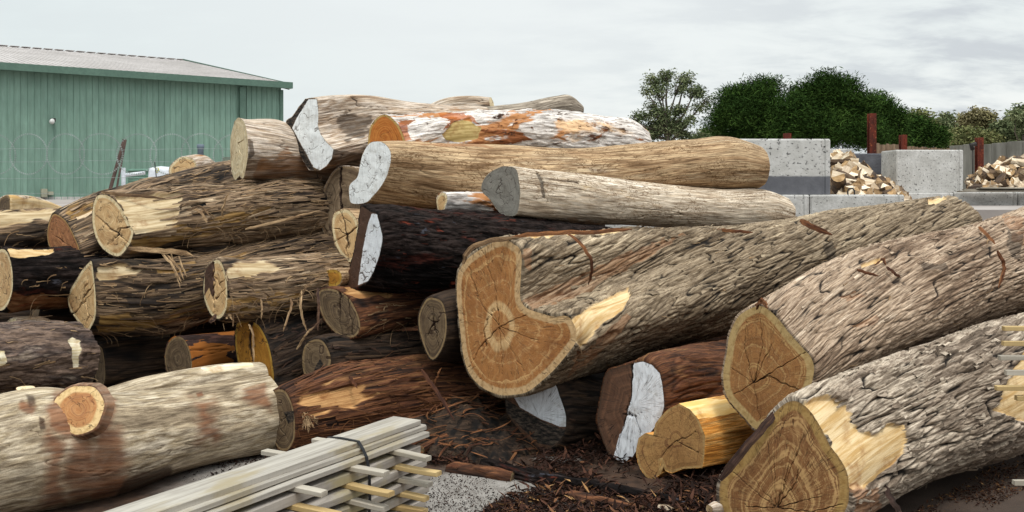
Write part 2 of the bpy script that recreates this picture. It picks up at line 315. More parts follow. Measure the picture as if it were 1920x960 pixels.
def make_log(key, label, mat, face=None, Y=None, path=(), start=None, pith=None, face_mat=None, far_mat=None, rf='string', res=.011, blend=.9,
             yaw=None, twist=0., thick=.008, patches=(), cracks=(), paint=None, fdark=(), fbrown=(), cat='log', name='log', lump=.05, group=None,
             fibres=0, fib_mat=None, facelabel=None, K=34, flat=None, faceted=0, barkname='bark', smoothface=True, shapek=None, rfk=None, fibzone=None, fiblen=(.05, .3), seed=0, endwig=.01):
    """face: outline of the sawn end in photo pixels, on a plane at depth Y; path: (px, py, depth, radius px) along the trunk"""
    st = [(P(a, b, c), d/FOC*c) for a, b, c, d in path]
    if face is not None:
        fp = np.array(face, float); x, y = fp.T; xs, ys = np.roll(x, -1), np.roll(y, -1); cr = x*ys-xs*y; A = cr.sum()/2
        cx, cy = ((x+xs)*cr).sum()/(6*A), ((y+ys)*cr).sum()/(6*A); P0 = P(cx, cy, Y); R0 = None
        if pith is None: pith = (cx, cy)
    else:
        P0 = P(*start[:3]); R0 = start[3]/FOC*start[2]; Y = start[2]
    pts = [P0]+[a for a, b in st]; d = pts[-1]-pts[0]; d /= np.linalg.norm(d)
    U = np.cross(d, [0, 0, 1]); U /= np.linalg.norm(U); V = np.cross(U, d)
    nrm = -d if yaw is None else np.array([math.sin(R(yaw)), -math.cos(R(yaw)), 0.])
    Rm = np.mean([b for a, b in st]); na = int(min(620, max(48, 2*math.pi*Rm/(res*.55)))); na -= na % 2
    def onplane(q):                                # pixel -> point of the face plane
        D = np.stack([(q[:, 0]-960)/FOC, np.ones(len(q)), -(q[:, 1]-354)/FOC], 1); E = np.array([0, 0, EYE])
        t = ((P0-E)@nrm)/(D@nrm); return E+D*t[:, None]
    if face is not None:
        q = resample(face, na, smoothface); Q = onplane(q); rel = Q-P0; uv = np.stack([rel@U, rel@V], 1); w = rel@d
        area = .5*np.sum(uv[:, 0]*np.roll(uv[:, 1], -1)-np.roll(uv[:, 0], -1)*uv[:, 1])
        if area < 0: uv = uv[::-1]; w = w[::-1]; q = q[::-1]; Q = Q[::-1]
        R0 = math.sqrt(abs(area)/math.pi); uv = uv/R0
    else:
        th = np.linspace(0, 2*math.pi, na, endpoint=False); k = 1+.09*np.sin(th*2+seed)+.06*np.sin(th*3+seed*2.1)+.03*np.sin(th*5+seed)
        uv = np.stack([np.cos(th)*k, np.sin(th)*k], 1); w = np.zeros(na)+.03*R0*np.sin(th*2+seed)
    th0 = math.atan2(uv[0, 1], uv[0, 0]); seg = np.hypot(*(np.roll(uv, -1, 0)-uv).T); cum = np.concatenate([[0], np.cumsum(seg)[:-1]])/seg.sum()
    tha = th0+2*math.pi*cum
    # limit drift from the true polar angle, keeps the loft from twisting
    tp = np.unwrap(np.arctan2(uv[:, 1], uv[:, 0])); tha += np.mean(tp-tha)
    circ = np.stack([np.cos(tha), np.sin(tha)], 1)
    if flat: circ = circ*np.array(flat)
    # stations
    cumL = [0.]
    for a, b in zip(pts, pts[1:]): cumL.append(cumL[-1]+float(np.linalg.norm(b-a)))
    Lw = cumL[-1]; ns = int(max(12, Lw/res)); S = np.linspace(0, Lw, ns)
    S = np.concatenate([[0], S]); ns += 1
    CP = np.array(pts); rs = np.array([R0]+[b for a, b in st]); cl = np.array(cumL)
    def pl(vals, s):                               # monotone smooth interpolation
        vals = np.asarray(vals, float); out = []
        m = np.gradient(vals, cl, axis=0) if len(cl) > 2 else np.repeat((vals[1:]-vals[:-1])/(cl[1]-cl[0]), 2, axis=0)
        i = np.clip(np.searchsorted(cl, s, side='right')-1, 0, len(cl)-2); h = cl[i+1]-cl[i]; t = (s-cl[i])/h
        if vals.ndim > 1: h = h[:, None]; t = t[:, None]
        return (2*t**3-3*t**2+1)*vals[i]+(t**3-2*t**2+t)*h*m[i]+(-2*t**3+3*t**2)*vals[i+1]+(t**3-t**2)*h*m[i+1]
    C = pl(CP, S); rr = pl(rs, S)
    b = sst(0, blend, S)[:, None, None]
    if shapek: b = b*shapek
    lumps = lump*fbm(S[:, None]*.8+seed*3.7, circ[None, :, 0]*1.1+seed, circ[None, :, 1]*1.1, 2)*2.2*sst(0, .5, S)[:, None]
    sec = uv[None]*(1-b)+circ[None]*b; sec = sec*(1+lumps[..., None])*rr[:, None, None]
    wf = np.clip(1-S/max(.25, 2.2*np.abs(w).max()), 0, 1)[:, None]*w[None]
    tg = np.roll(sec, -1, 1)-np.roll(sec, 1, 1); n2 = np.stack([tg[..., 1], -tg[..., 0]], -1); n2 /= np.linalg.norm(n2, axis=-1, keepdims=True)+1e-9
    ker = 3
    tw = twist*S[:, None]; sx = (S[:, None]+wf+seed*5.3); rho = Rm
    ang = tha[None]+tw; lx = np.cos(ang)*rho+0*sx; ly = np.sin(ang)*rho+0*sx
    disp, hh = (RF[rf])(sx, lx, ly, **(rfk or {}))
    if faceted:
        disp = disp*.25
    disp = disp*(.25+.75*np.clip(S[:, None]/.05, 0, 1))+thick
    disp[0] = 0; wf2 = wf.copy(); hh = hh.copy(); kk = .48; hh[:3] = np.minimum(hh[:3], kk)
    ee = perlin(tha*0+3.3, np.cos(tha)*9, np.sin(tha)*9)*endwig*.6; wf2[1] += ee-.0
    wf2[2:] += (ee[None]*np.clip(1-S[2:]/.06, 0, 1)[:, None])
    # base position before relief, for the patches
    base = C[:, None]+sec[..., 0:1]*U+sec[..., 1:2]*V+wf2[..., None]*d
    N3 = n2[..., 0:1]*U+n2[..., 1:2]*V
    pm = np.zeros((ns, na, 3), np.float32)
    toC = np.array([0, 0, EYE])-base; vis = (toC*N3).sum(-1) > -.02
    X, Yp = proj(base)
    for p in patches:
        ch, poly, wpx = p[0], p[1], (p[2] if len(p) > 2 else 6); dd = p[3] if len(p) > 3 else 0
        m = soft(X+perlin(sx*9, lx*14, ly*14)*wpx*.9, Yp+perlin(sx*9+5, lx*14, ly*14)*wpx*.9, poly, wpx)*vis
        if ch in 'RGB': pm[..., 'RGB'.index(ch)] = np.maximum(pm[..., 'RGB'.index(ch)], m)
        if ch == 'D' or dd:
            disp = disp+(dd if ch == 'D' else dd)*sst(.3, .7, m)
        if ch == 'R' and rf in ('furrow', 'string', 'char', 'flaky'):
            k = sst(.35, .65, m); disp = disp*(1-k)+(-.002+.3*fbm(sx*3, lx*20, ly*20, 2)*.006)*k; hh = hh*(1-k)+.8*k
    pos = base+N3*disp[..., None]
    # mesh grid
    idx = np.arange(ns*na).reshape(ns, na); a = idx[:-1]; c = idx[1:]; a2 = np.roll(a, -1, 1); c2 = np.roll(c, -1, 1)
    F = np.stack([a, c, c2, a2], -1).reshape(-1, 4)
    lc = np.stack([sx+0*lx, lx, ly], -1)
    me = mesh_np(barkname, pos.reshape(-1, 3), F[:, ::-1], dict(lc=('FLOAT_VECTOR', lc), hh=('FLOAT', hh), pm=('FLOAT_VECTOR', pm)))
    low = base[..., 2].min(); root = empty(name, (P0[0], P0[1], low), label, cat, group)
    o = link(barkname, me, mat, root)
    # the near end: polar grid from the pith to the rim
    def cap(center, rim, axis, mt, K, nm, cut_cracks=(), px=True, flip=False):
        n = len(rim); t = np.linspace(0, 1, K+1)[1:]; t = 1-(1-t)**1.25
        G = center+(rim[None]-center)*t[:, None, None]; rel = G-center
        uu = rel@U; vv = rel@V; fe = np.broadcast_to(t[:, None], uu.shape); edl = np.linalg.norm(rim-center, axis=1)
        # distance from the rim, cheap: to the nearest of the rim points
        ed = np.full(uu.shape, 1e9); RU, RV = (rim-center)@U, (rim-center)@V
        step = max(1, n//90)
        for j in range(0, n, step): ed = np.minimum(ed, (uu-RU[j])**2+(vv-RV[j])**2)
        ed = np.sqrt(ed); ed[-1] = 0
        gx, gy = proj(G); ck = np.zeros(uu.shape); pmc = np.zeros(uu.shape+(3,), np.float32)
        for cr in cut_cracks:
            pl_, wd = cr[0], cr[1]
            for i, (p, q_) in enumerate(zip(pl_, pl_[1:])):
                dd, tt = segdist(gx+perlin(gx*.08, gy*.08, 1.)*3, gy+perlin(gx*.08, gy*.08, 9.)*3, p, q_); k = (i+tt)/(len(pl_)-1); ww = wd*(1-.75*k)*.5+.25
                ck = np.maximum(ck, np.clip(1.15-dd/(ww*1.3), 0, 1))
        if px:
            if paint == 'all': pmc[..., 0] = 1
            elif paint: pmc[..., 0] = soft(gx, gy, paint, 4)
            for pg in fbrown: pmc[..., 1] = np.maximum(pmc[..., 1], soft(gx, gy, pg, 4))
            for pg in fdark: pmc[..., 2] = np.maximum(pmc[..., 2], soft(gx, gy, pg, 4))
        G = G+axis*(sst(.2, .9, ck)*.02)[..., None]+axis*(fbm(uu*14+seed, vv*14, uu*0, 2)*.0035*sst(1, .8, fe))[..., None]
        V_ = np.vstack([center[None], G.reshape(-1, 3)]); idx = 1+np.arange(K*n).reshape(K, n); a = idx[:-1]; c = idx[1:]
        F4 = np.stack([a, c, np.roll(c, -1, 1), np.roll(a, -1, 1)], -1).reshape(-1, 4)
        fan = np.stack([np.zeros(n, int), idx[0], np.roll(idx[0], -1), np.roll(idx[0], -1)], -1)
        fc = np.vstack([[0, 0, 0], np.stack([uu, vv, 0*uu+seed*.7], -1).reshape(-1, 3)]); z = lambda arr, v0: np.concatenate([[v0], arr.reshape(-1)])
        tri = np.stack([np.zeros(n, int), idx[0], np.roll(idx[0], -1)], 1)
        F3 = np.vstack([tri, F4[:, [0, 1, 2]], F4[:, [0, 2, 3]]])
        if flip: F3 = F3[:, ::-1]
        m = mesh_np(nm, V_, F3, dict(fc=('FLOAT_VECTOR', fc), fe=('FLOAT', z(fe, 0)), ed=('FLOAT', z(ed, edl.mean())), ck=('FLOAT', z(ck, ck[0].mean())),
                 pm=('FLOAT_VECTOR', np.vstack([pmc[0].mean(0)[None], pmc.reshape(-1, 3)]))))
        return link(nm, m, mt, root)
    nm = 'cut_face'
    ctr = onplane(np.array([pith], float))[0] if face is not None else C[0]
    fo = cap(ctr, pos[0], d, face_mat or far_mat, K if face is not None else 10, nm, cracks, px=face is not None)
    if facelabel: fo['label'] = facelabel
    Rl = C[-1]; cap(Rl, pos[-1], -d, far_mat or face_mat, 10, nm, (), px=False, flip=True)
    L = Log(); L.root = root; L.pos = pos; L.N = N3; L.d = d; L.U = U; L.V = V; L.C = C; L.r = rr; L.S = S; L.X = X; L.Y = Yp; L.vis = vis & (pm[..., 0] < .3); LOGS[key] = L
    if fibres:
        add_fibres(L, int(fibres*.7), fib_mat or mat, fibzone, fiblen)
        if rf == 'string' and fibres > 100: add_fibres(L, fibres//3, mat, fibzone, (.12, .55), (.006, .022), .012, 0)
    return L
def ribbons(name, strips, mat, parent=None, kind=None, label=None):
    """strips: (points n x 3, widths n, side vector, thickness) -> one mesh of thin tapered splinters with real thickness"""
    VV, FF, LC = [], [], []; b = 0
    for pts, wd, side, th in strips:
        n = len(pts); t = np.gradient(pts, axis=0); t /= np.linalg.norm(t, axis=1)[:, None]+1e-9
        sd = side-(t*(t@side)[:, None]); sd /= np.linalg.norm(sd, axis=1)[:, None]+1e-9; nn = np.cross(t, sd)
        w = wd[:, None]; ring = np.stack([pts-sd*w, pts+nn*th, pts+sd*w, pts-nn*th*.6], 1)
        VV.append(ring.reshape(-1, 3)); l = np.cumsum(np.r_[0, np.linalg.norm(np.diff(pts, axis=0), axis=1)]); o = rng.random(3)*20
        LC.append((np.stack([np.repeat(l, 4), np.tile([0, .01, .02, .01], n), np.zeros(4*n)], 1)+o))
        i = b+np.arange(n*4).reshape(n, 4); a = i[:-1]; c = i[1:]
        FF.append(np.stack([a, np.roll(a, -1, 1), np.roll(c, -1, 1), c], -1).reshape(-1, 4)); FF.append(np.array([i[0][::-1], i[-1]])); b += n*4
    V_ = np.vstack(VV); n = len(V_)
    hh = np.full(n, .62); pm = np.zeros((n, 3))
    me = mesh_np(name, V_, np.vstack(FF), dict(lc=('FLOAT_VECTOR', np.vstack(LC)), hh=('FLOAT', hh), pm=('FLOAT_VECTOR', pm)), smooth=False)
    o = link(name, me, mat, parent)
    if kind: o['kind'] = kind
    if label: o['label'] = label
    return o
def add_fibres(L, n, mat, zone=None, fl=(.05, .3), wd=(.0015, .006), lf=.035, hg=.3):
    ns, na = L.vis.shape; m = L.vis.copy(); m[:3] = False; m[-3:] = False
    if zone is not None: m &= inpoly(L.X, L.Y, zone)
    ii, jj = np.nonzero(m)
    if len(ii) < 10: return
    k = rng.integers(0, len(ii), n); out = []; step = float(L.S[5]-L.S[4])
    for i, j in zip(ii[k], jj[k]):
        ln = rng.uniform(*fl)*rng.uniform(.4, 1); m_ = 7; sgn = 1 if rng.random() < .5 else -1; tt = np.linspace(0, 1, m_)
        dj = rng.normal(0, .08); lift = abs(rng.normal(0, lf))*ln/.2; hang = rng.random() < hg
        P_ = []
        for t in tt:
            i2 = int(np.clip(i+sgn*t*ln/step, 2, ns-2)); j2 = int(j+dj*t*ln/.005) % na
            q = L.pos[i2, j2]+L.N[i2, j2]*(.003+lift*t**1.6); P_.append(q)
        P_ = np.array(P_, float)
        if hang: P_ = P_[0]+(P_-P_[0])*np.linspace(1, .55, m_)[:, None]; P_[:, 2] -= ln*.55*tt**1.8
        w = rng.uniform(*wd)*(1-.75*tt)
        out.append((P_, w, np.cross(L.N[i, j], L.d)+1e-6, .0012))
    ribbons('bark_fibres', out, mat, L.root, 'stuff')
def strip_px(L, pxs, w, mat, name='bark_strip', th=.003, label=None):
    """a loose strip of bark given by (px, py, depth) points"""
    p = np.array([P(*q) for q in pxs]); n = 14; t = np.linspace(0, 1, len(p)); tt = np.linspace(0, 1, n)
    pts = np.stack([np.interp(tt, t, p[:, k]) for k in range(3)], 1)
    for _ in range(2): pts[1:-1] = (pts[:-2]+2*pts[1:-1]+pts[2:])/4
    pts[1:-1] += rng.normal(0, .002, (n-2, 3)); wd = w*np.interp(tt, [0, .15, .8, 1], [.5, 1, .9, .2])
    dr = pts[-1]-pts[0]; side = np.cross(dr, [0, -1, .2]); side /= np.linalg.norm(side)+1e-9
    return ribbons(name, [(pts, wd, side, th)], mat, L.root if L else None, None, label)
def stub(L, ctr, rx, ry, Yd, nrm, depth, mat, bmat, name='branch_stub', tilt=0, seed=1):
    """sawn branch stub: collar plus its round cut face (a sub-part)"""
    c = P(*ctr, Yd); n = np.array(nrm, float); n /= np.linalg.norm(n); u = np.cross(n, [0, 0, 1]); u /= np.linalg.norm(u); v = np.cross(u, n)
    na = 90; th = np.linspace(0, 2*math.pi, na, endpoint=False); k = 1+.05*np.sin(2*th+seed)+.04*np.sin(3*th+1)+.02*np.sin(7*th)
    X = rx/FOC*Yd*np.cos(th)*k; Z = ry/FOC*Yd*np.sin(th)*k; rim = c+X[:, None]*u+Z[:, None]*v
    rows = []; hh = []
    for t, e, h in ((0, 1.0, .3), (.0, 1.05, .25), (.12, 1.09, .8), (.35, 1.1, .7), (.7, 1.14, .9), (1, 1.2, .8)):
        rows.append(c-n*depth*t+(rim-c)*e*(1+.03*fbm(np.cos(th)*4, np.sin(th)*4, th*0+t*3, 2))[:, None]); hh.append(np.full(na, h))
    pos = np.array(rows); idx = np.arange(6*na).reshape(6, na); a = idx[:-1]; b = idx[1:]
    F = np.stack([a, b, np.roll(b, -1, 1), np.roll(a, -1, 1)], -1).reshape(-1, 4)
    lc = np.stack([np.repeat(np.linspace(0, depth, 6), na), np.tile(np.cos(th)*.1, 6), np.tile(np.sin(th)*.1, 6)], 1)+seed
    me = mesh_np(name, pos.reshape(-1, 3), F, dict(lc=('FLOAT_VECTOR', lc), hh=('FLOAT', np.concatenate(hh)), pm=('FLOAT_VECTOR', np.tile([0, .75, 0], (6*na, 1)))))
    o = link(name, me, bmat, L.root)
    K = 24; t = np.linspace(0, 1, K+1)[1:]; G = c+(rim-c)*t[:, None, None]; rel = G-c; uu = rel@u; vv = rel@v
    G = G+n*(.004*(1-t**2))[:, None, None]
    idx = 1+np.arange(K*na).reshape(K, na); a = idx[:-1]; b = idx[1:]; F4 = np.stack([a, b, np.roll(b, -1, 1), np.roll(a, -1, 1)], -1).reshape(-1, 4)
    tri = np.stack([np.zeros(na, int), idx[0], np.roll(idx[0], -1)], 1); F3 = np.vstack([tri, F4[:, :3], F4[:, [0, 2, 3]]])
    fe = np.broadcast_to(t[:, None], uu.shape); R_ = np.hypot(X, Z).mean()
    fc = np.vstack([[0, 0, 0], np.stack([uu, vv, uu*0+seed], -1).reshape(-1, 3)])
    m = mesh_np('cut_face', np.vstack([(c+n*.004)[None], G.reshape(-1, 3)]), F3, dict(fc=('FLOAT_VECTOR', fc), fe=('FLOAT', np.r_[0, fe.ravel()]),
            ed=('FLOAT', np.r_[R_, ((1-fe)*R_).ravel()]), ck=('FLOAT', np.zeros(K*na+1)), pm=('FLOAT_VECTOR', np.zeros((K*na+1, 3)))))
    f = link('cut_face', m, mat, None); f.parent = o; f.matrix_parent_inverse = (L.root.matrix_basis@o.matrix_parent_inverse).inverted() if False else Matrix.Identity(4)
    return o
# ------------------------------------------------------------------ materials of the logs
GREYB = bark_mat('grey_furrowed_bark', [hx('6a5747'), hx('96816d'), hx('b8a591'), hx('9a8570'), hx('cdbca8')], hx('1a120d'), (.08, .6), (2, 34), op=(1, .4, .6), bump=.8, streak=.55,
                 blotch=[(6, .66, .72, hx('a67c58')), (4, .68, .76, hx('70746a'))])
GREYC = bark_mat('olive_grey_bark', [hx('5a4c3b'), hx('7c6d59'), hx('9e8f7a'), hx('857560'), hx('b7a890')], hx('150f0a'), (.08, .62), (2, 34), op=(1, .45, .6), bump=.8, streak=.5,
                 blotch=[(5, .7, .75, hx('a0714c'))])
GREYD = bark_mat('silver_grey_bark', [hx('62564a'), hx('87796b'), hx('a79a8b'), hx('bcb0a0'), hx('786b5d')], hx('17110d'), (.08, .6), (2.5, 28), bump=.8, streak=.5)
STR = bark_mat('stringy_brown_bark', [hx('2f251d'), hx('675443'), hx('9c856b'), hx('77634f'), hx('c9b497')], hx('0c0806'), (.18, .68), (1.6, 34), bump=.8, streak=.6,
               blotch=[(4, .58, .7, hx('2b221b')), (3, .66, .74, hx('8a6838'))], A=(hx('cbb896'), hx('a08762')), B=(hx('b28a4c'), hx('7c5c2c')))
STRM = bark_mat('mid_stringy_bark', [hx('231b15'), hx('4f3f31'), hx('7e6a54'), hx('5c4a3a'), hx('a58f74')], hx('0a0705'), (.18, .68), (1.6, 34), bump=.8, streak=.6,
               blotch=[(4, .54, .68, hx('211a15'))], A=(hx('cbb896'), hx('a08762')), B=(hx('b28a4c'), hx('7c5c2c')))
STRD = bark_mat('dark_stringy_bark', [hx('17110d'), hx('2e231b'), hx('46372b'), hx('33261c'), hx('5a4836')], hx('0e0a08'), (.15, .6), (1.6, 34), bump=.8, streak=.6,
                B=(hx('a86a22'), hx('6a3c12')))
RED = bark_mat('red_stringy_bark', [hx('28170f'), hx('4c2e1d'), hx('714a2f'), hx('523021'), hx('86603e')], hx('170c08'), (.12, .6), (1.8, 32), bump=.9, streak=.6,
               A=(hx('c89a66'), hx('94683e')), blotch=[(4, .6, .7, hx('2e1b14'))])
SMO = bark_mat('weathered_bare_wood', [hx('806549'), hx('ad9170'), hx('c2aa88'), hx('977c5f'), hx('d2bfa0')], hx('3a2a1c'), (.0, .5), (1.5, 30), bump=.45, worms=.85, streak=.45,
               blotch=[(4, .62, .72, hx('8a7a6c'))], Cc=(hx('2e261f'), hx('54463a')))
SMG = bark_mat('pale_bare_wood', [hx('9c8a76'), hx('c4b49f'), hx('d9cebd'), hx('b3a28c'), hx('e2d8c8')], hx('453628'), (.0, .5), (1.5, 28), bump=.4, worms=.75, streak=.4,
               blotch=[(3, .66, .76, hx('b89866'))], Cc=(hx('6a6258'), hx('47413a')))
SMT = bark_mat('bleached_stained_wood', [hx('86705c'), hx('b8a896'), hx('cfc4b8'), hx('a38d76'), hx('ddd4ca')], hx('2c2018'), (.0, .55), (1.4, 24), bump=.5, streak=.5,
               blotch=[(3.5, .56, .7, hx('8c6238')), (5, .62, .7, hx('5b4a3c'))], Cc=(hx('241b16'), hx('4c3c2e')), B=(hx('9a6636'), hx('5e3a1e')))
SMK = bark_mat('grey_bare_wood', [hx('6d6459'), hx('8f867a'), hx('a89e90'), hx('7d7367'), hx('b8aea0')], hx('352c24'), (.0, .5), (1.5, 26), bump=.5, streak=.5)
RUST = bark_mat('white_bark_with_rusty_peel', [hx('b4b0ae'), hx('d3cfcc'), hx('e6e2de'), hx('c4c0be')], hx('5c2f16'), (.05, .5), (2, 22), bump=.6, streak=.4,
                op=(1, .8, .8), blotch=[(5.5, .54, .58, hx('b07a4e')), (7.5, .57, .61, hx('84502f')), (10, .62, .66, hx('3c271b')), (2.4, .6, .66, hx('d9b48c')), (7, .63, .66, hx('4c3022'))], A=(hx('bfa873'), hx('96804c')), B=(hx('b4662c'), hx('8a451c')))
CHAR = bark_mat('charred_bark', [hx('0c0a0a'), hx('1a1616'), hx('332b29'), hx('141111')], hx('040404'), (.1, .6), (6, 24), bump=1.0, rough=.95, spec=.08,
                blotch=[(6, .57, .66, hx('43211a')), (12, .62, .68, hx('6a3224')), (22, .64, .7, hx('3c3c42'))], bd=.01)
GUM = bark_mat('pale_gum_bark', [hx('887a66'), hx('a6977f'), hx('c0b49f'), hx('988970'), hx('cac0ae')], hx('4d3b2b'), (.0, .5), (2.2, 14), bump=.55, streak=.3,
               op=(1, .8, .8), esoft=(.05, .9), blotch=[(2.2, .58, .72, hx('94815f')), (3, .68, .76, hx('c2bdb4'))], B=(hx('86573a'), hx('553222')), Cc=(hx('3c2013'), hx('241510')), A=(hx('e6ddc9'), hx('cbb68e')))
PINE = bark_mat('purple_brown_flaky_bark', [hx('332a28'), hx('5c4d45'), hx('7e6b5e'), hx('483d3a'), hx('9c8e80')], hx('1d1717'), (.05, .5), (3, 16), bump=.8, streak=.4,
                blotch=[(4, .62, .7, hx('2f2a2c')), (6, .66, .72, hx('b5a08c'))], A=(hx('dcd3bd'), hx('b9a67e')))
ORAN = bark_mat('fresh_split_orange_wood', [hx('b9762c'), hx('dd9a48'), hx('e8b46c'), hx('c98538')], hx('8a5220'), (.0, .4), (2, 44), bump=.35, streak=.7, A=(hx('f2d296'), hx('e3b468')), crackmix=.3)
PATCHY = bark_mat('orange_flecked_dark_bark', [hx('281a17'), hx('3c2824'), hx('4d332c'), hx('2e1f1b')], hx('150e0c'), (.05, .4), (3, 12), bump=.4, blotch=[(9, .52, .535, hx('8f5520')), (13, .62, .63, hx('a87a50'))])
FIBP = bark_mat('pale_bark_fibre', [hx('5f4a36'), hx('876d50'), hx('b09674'), hx('745b43')], hx('2a1d12'), (.0, .2), (4, 60), bump=.3)
FIBR = bark_mat('red_bark_fibre', [hx('361d12'), hx('5e3922'), hx('855a38'), hx('472a1a')], hx('2a1d12'), (.0, .2), (4, 60), bump=.3)
FIBD = bark_mat('dark_bark_fibre', [hx('241a14'), hx('42302a'), hx('5c4432'), hx('33241c')], hx('140d0a'), (.0, .2), (4, 60), bump=.3)
H1c = [hx('8a5828'), hx('a8733a'), hx('c4935a'), hx('9a6430'), hx('d3aa6c')]
C_BIG = cut_mat('golden_brown_cut', [hx('754622'), hx('8f5c31'), hx('a87441'), hx('935f35'), hx('c29763')], hx('c4a277'), .042, 34, .6, .8, halo=(.098, .03))
C_MID = cut_mat('ochre_cut', [hx('684025'), hx('835731'), hx('9c6f40'), hx('784b2a'), hx('b08a58')], hx('b09464'), .036, 30, .6, .5)
C_FRT = cut_mat('walnut_brown_cut', [hx('4e301b'), hx('684325'), hx('865c36'), hx('6f4829'), hx('b28c5c')], hx('a5844f'), .04, 30, .7, .8, edge=(.02, hx('8c6e44')))
C_TAN = cut_mat('pale_tan_cut', [hx('a88054'), hx('bf9a6c'), hx('d0af80'), hx('b58d5e'), hx('dcc196')], hx('dcc8a0'), .022, 30, .4, 1.0)
C_RED = cut_mat('reddish_cut', [hx('7d4f30'), hx('986644'), hx('ab7850'), hx('8a5a38')], hx('b08c58'), .012, 26, .4, 1.0)
C_PALE = cut_mat('cream_cut', [hx('cdb48c'), hx('dcc8a2'), hx('e6d6b6'), hx('d2b98e')], hx('dccaa4'), .02, 20, .3, 1.0, cc=hx('5c4428'))
C_OLD = cut_mat('weathered_brown_cut', [hx('44362a'), hx('5e4c38'), hx('736048'), hx('4f3f2f')], hx('867051'), .014, 26, .4, 1.0)
C_GREY = cut_mat('silver_weathered_cut', [hx('5c5852'), hx('7c776e'), hx('98928a'), hx('6a655d')], hx('8a847a'), .01, 30, .6, .9, gray=.5)
C_RUST = cut_mat('rusty_orange_cut', [hx('8c4a1c'), hx('a96226'), hx('bd7a38'), hx('94521f')], hx('b49458'), .016, 26, .5, .6)
C_WHITE = cut_mat('white_painted_cut', [hx('5a4634'), hx('7a6046')], hx('6a543c'), .01, 20, .3, .9, paint=hx('eaebea'), cc=hx('2e2a28'))
C_WDIRT = cut_mat('half_painted_cut', [hx('4e3628'), hx('6c4c38'), hx('5a3e2e')], hx('4c382a'), .01, 20, .3, 1.2, paint=hx('dddfe3'), cc=hx('1c1614'))
C_ORAN = cut_mat('two_lobed_cut', [hx('7c5530'), hx('936b40'), hx('a57e4c'), hx('70482a')], hx('a88656'), .012, 26, .6, .6)
C_STUB = cut_mat('stub_cut', [hx('a06a40'), hx('b98050'), hx('c49260'), hx('9a6444')], hx('e0bf8a'), .034, 22, .5, .7)
C_OLL = cut_mat('brown_disc_cut', [hx('5c4a39'), hx('7a6650'), hx('8d7860'), hx('6a5744')], hx('988064'), .014, 26, .4, 1.0)
C_DRK = cut_mat('dark_stained_cut', [hx('2f1a10'), hx('472917'), hx('5a361e')], hx('3c2315'), .012, 22, .4, .8)
C_SPL = cut_mat('split_ochre_cut', [hx('8a5c1c'), hx('a87428'), hx('7a4c14')], hx('b08838'), .02, 20, .4, 1.6)
# ------------------------------------------------------------------ the three great logs on the right
# big log with the notched golden end
make_log('L1', 'huge furrowed grey log with golden notched kidney-shaped cut end, jutting out mid-pile', GREYC,
  face=[(932,451),(950,450),(965,459),(974,466),(978,482),(977,512),(975,550),(978,566),(990,579),(1020,589),(1040,594),(1060,592),(1072,600),(1080,618),(1080,640),(1065,662),(1040,692),(1015,715),(990,734),(965,740),(935,740),(902,725),(880,700),(869,667),(863,620),(857,562),(857,530),(861,507),(877,485),(902,467)],
  Y=6.0, pith=(936,612), path=[(1180,558,6.75,110),(1400,516,7.5,89),(1600,476,8.25,80),(1776,442,8.9,71)], face_mat=C_BIG, rf='furrow', res=.009, blend=2.6, twist=-.5, thick=.016, K=56,
  patches=[('R', [(1070,600),(1100,580),(1175,544),(1183,560),(1165,585),(1120,615),(1085,648),(1078,640)], 4), ('R', [(985,452),(1040,446),(1160,440),(1165,433),(1100,434),(990,446)], 4),
           ('G', [(975,560),(1180,470),(1290,440),(1180,500),(1080,560),(1000,585)], 9), ('G',[(1080,655),(1110,640),(1170,590),(1180,600),(1110,665),(1060,705)],5), ('G', [(978,466),(990,466),(990,510),(978,500)],4),
           ('R', [(1735,374),(1770,372),(1778,378),(1740,388)], 4), ('D', [(1515,430),(1545,425),(1562,455),(1555,500),(1530,498)], 12, .035), ('B', [(1532,462),(1552,460),(1562,498),(1540,505)], 8), ('D', [(1300,500),(1340,495),(1350,515),(1310,522)], 12, .02)],
  cracks=[([(935,610),(895,560),(880,500)],1.4),([(935,610),(930,545),(905,470)],1.2),([(936,612),(985,590)],1.2),([(936,612),(950,640),(985,700)],1.2),([(936,612),(900,650),(880,690)],1.2),([(936,612),(942,700)],1.2),([(936,612),(1010,640)],1.2),([(912,650),(908,625),(912,600),(925,583),(945,580)],1.6)],
  lump=.03, facelabel='golden brown notched cut end with pale sapwood rim', yaw=-42)
L=LOGS['L1']
strip_px(L, [(1062,437,6.0),(1085,450,5.93),(1103,475,5.9),(1112,498,5.9),(1108,520,5.93),(1104,535,5.97)], .010, FIBR)
strip_px(L, [(960,445,5.98),(1010,438,6.0),(1080,436,6.05),(1160,432,6.2),(1185,430,6.25)], .014, FIBR)
strip_px(L, [(868,495,5.99),(875,470,5.98),(900,455,5.97),(940,447,5.97),(975,446,5.98)], .016, FIBP, th=.006, label='lifted sheet of bark arching over the cut end')
strip_px(L, [(1500,413,7.4),(1520,424,7.35),(1560,440,7.35)], .022, FIBR)
strip_px(L, [(1345,430,7.2),(1380,434,7.1),(1412,436,7.1)], .012, FIBR)
add_fibres(L, 60, FIBP, None, (.03, .14)); add_fibres(L, 170, GREYC, None, (.06, .24), (.006, .018), .015, 0)
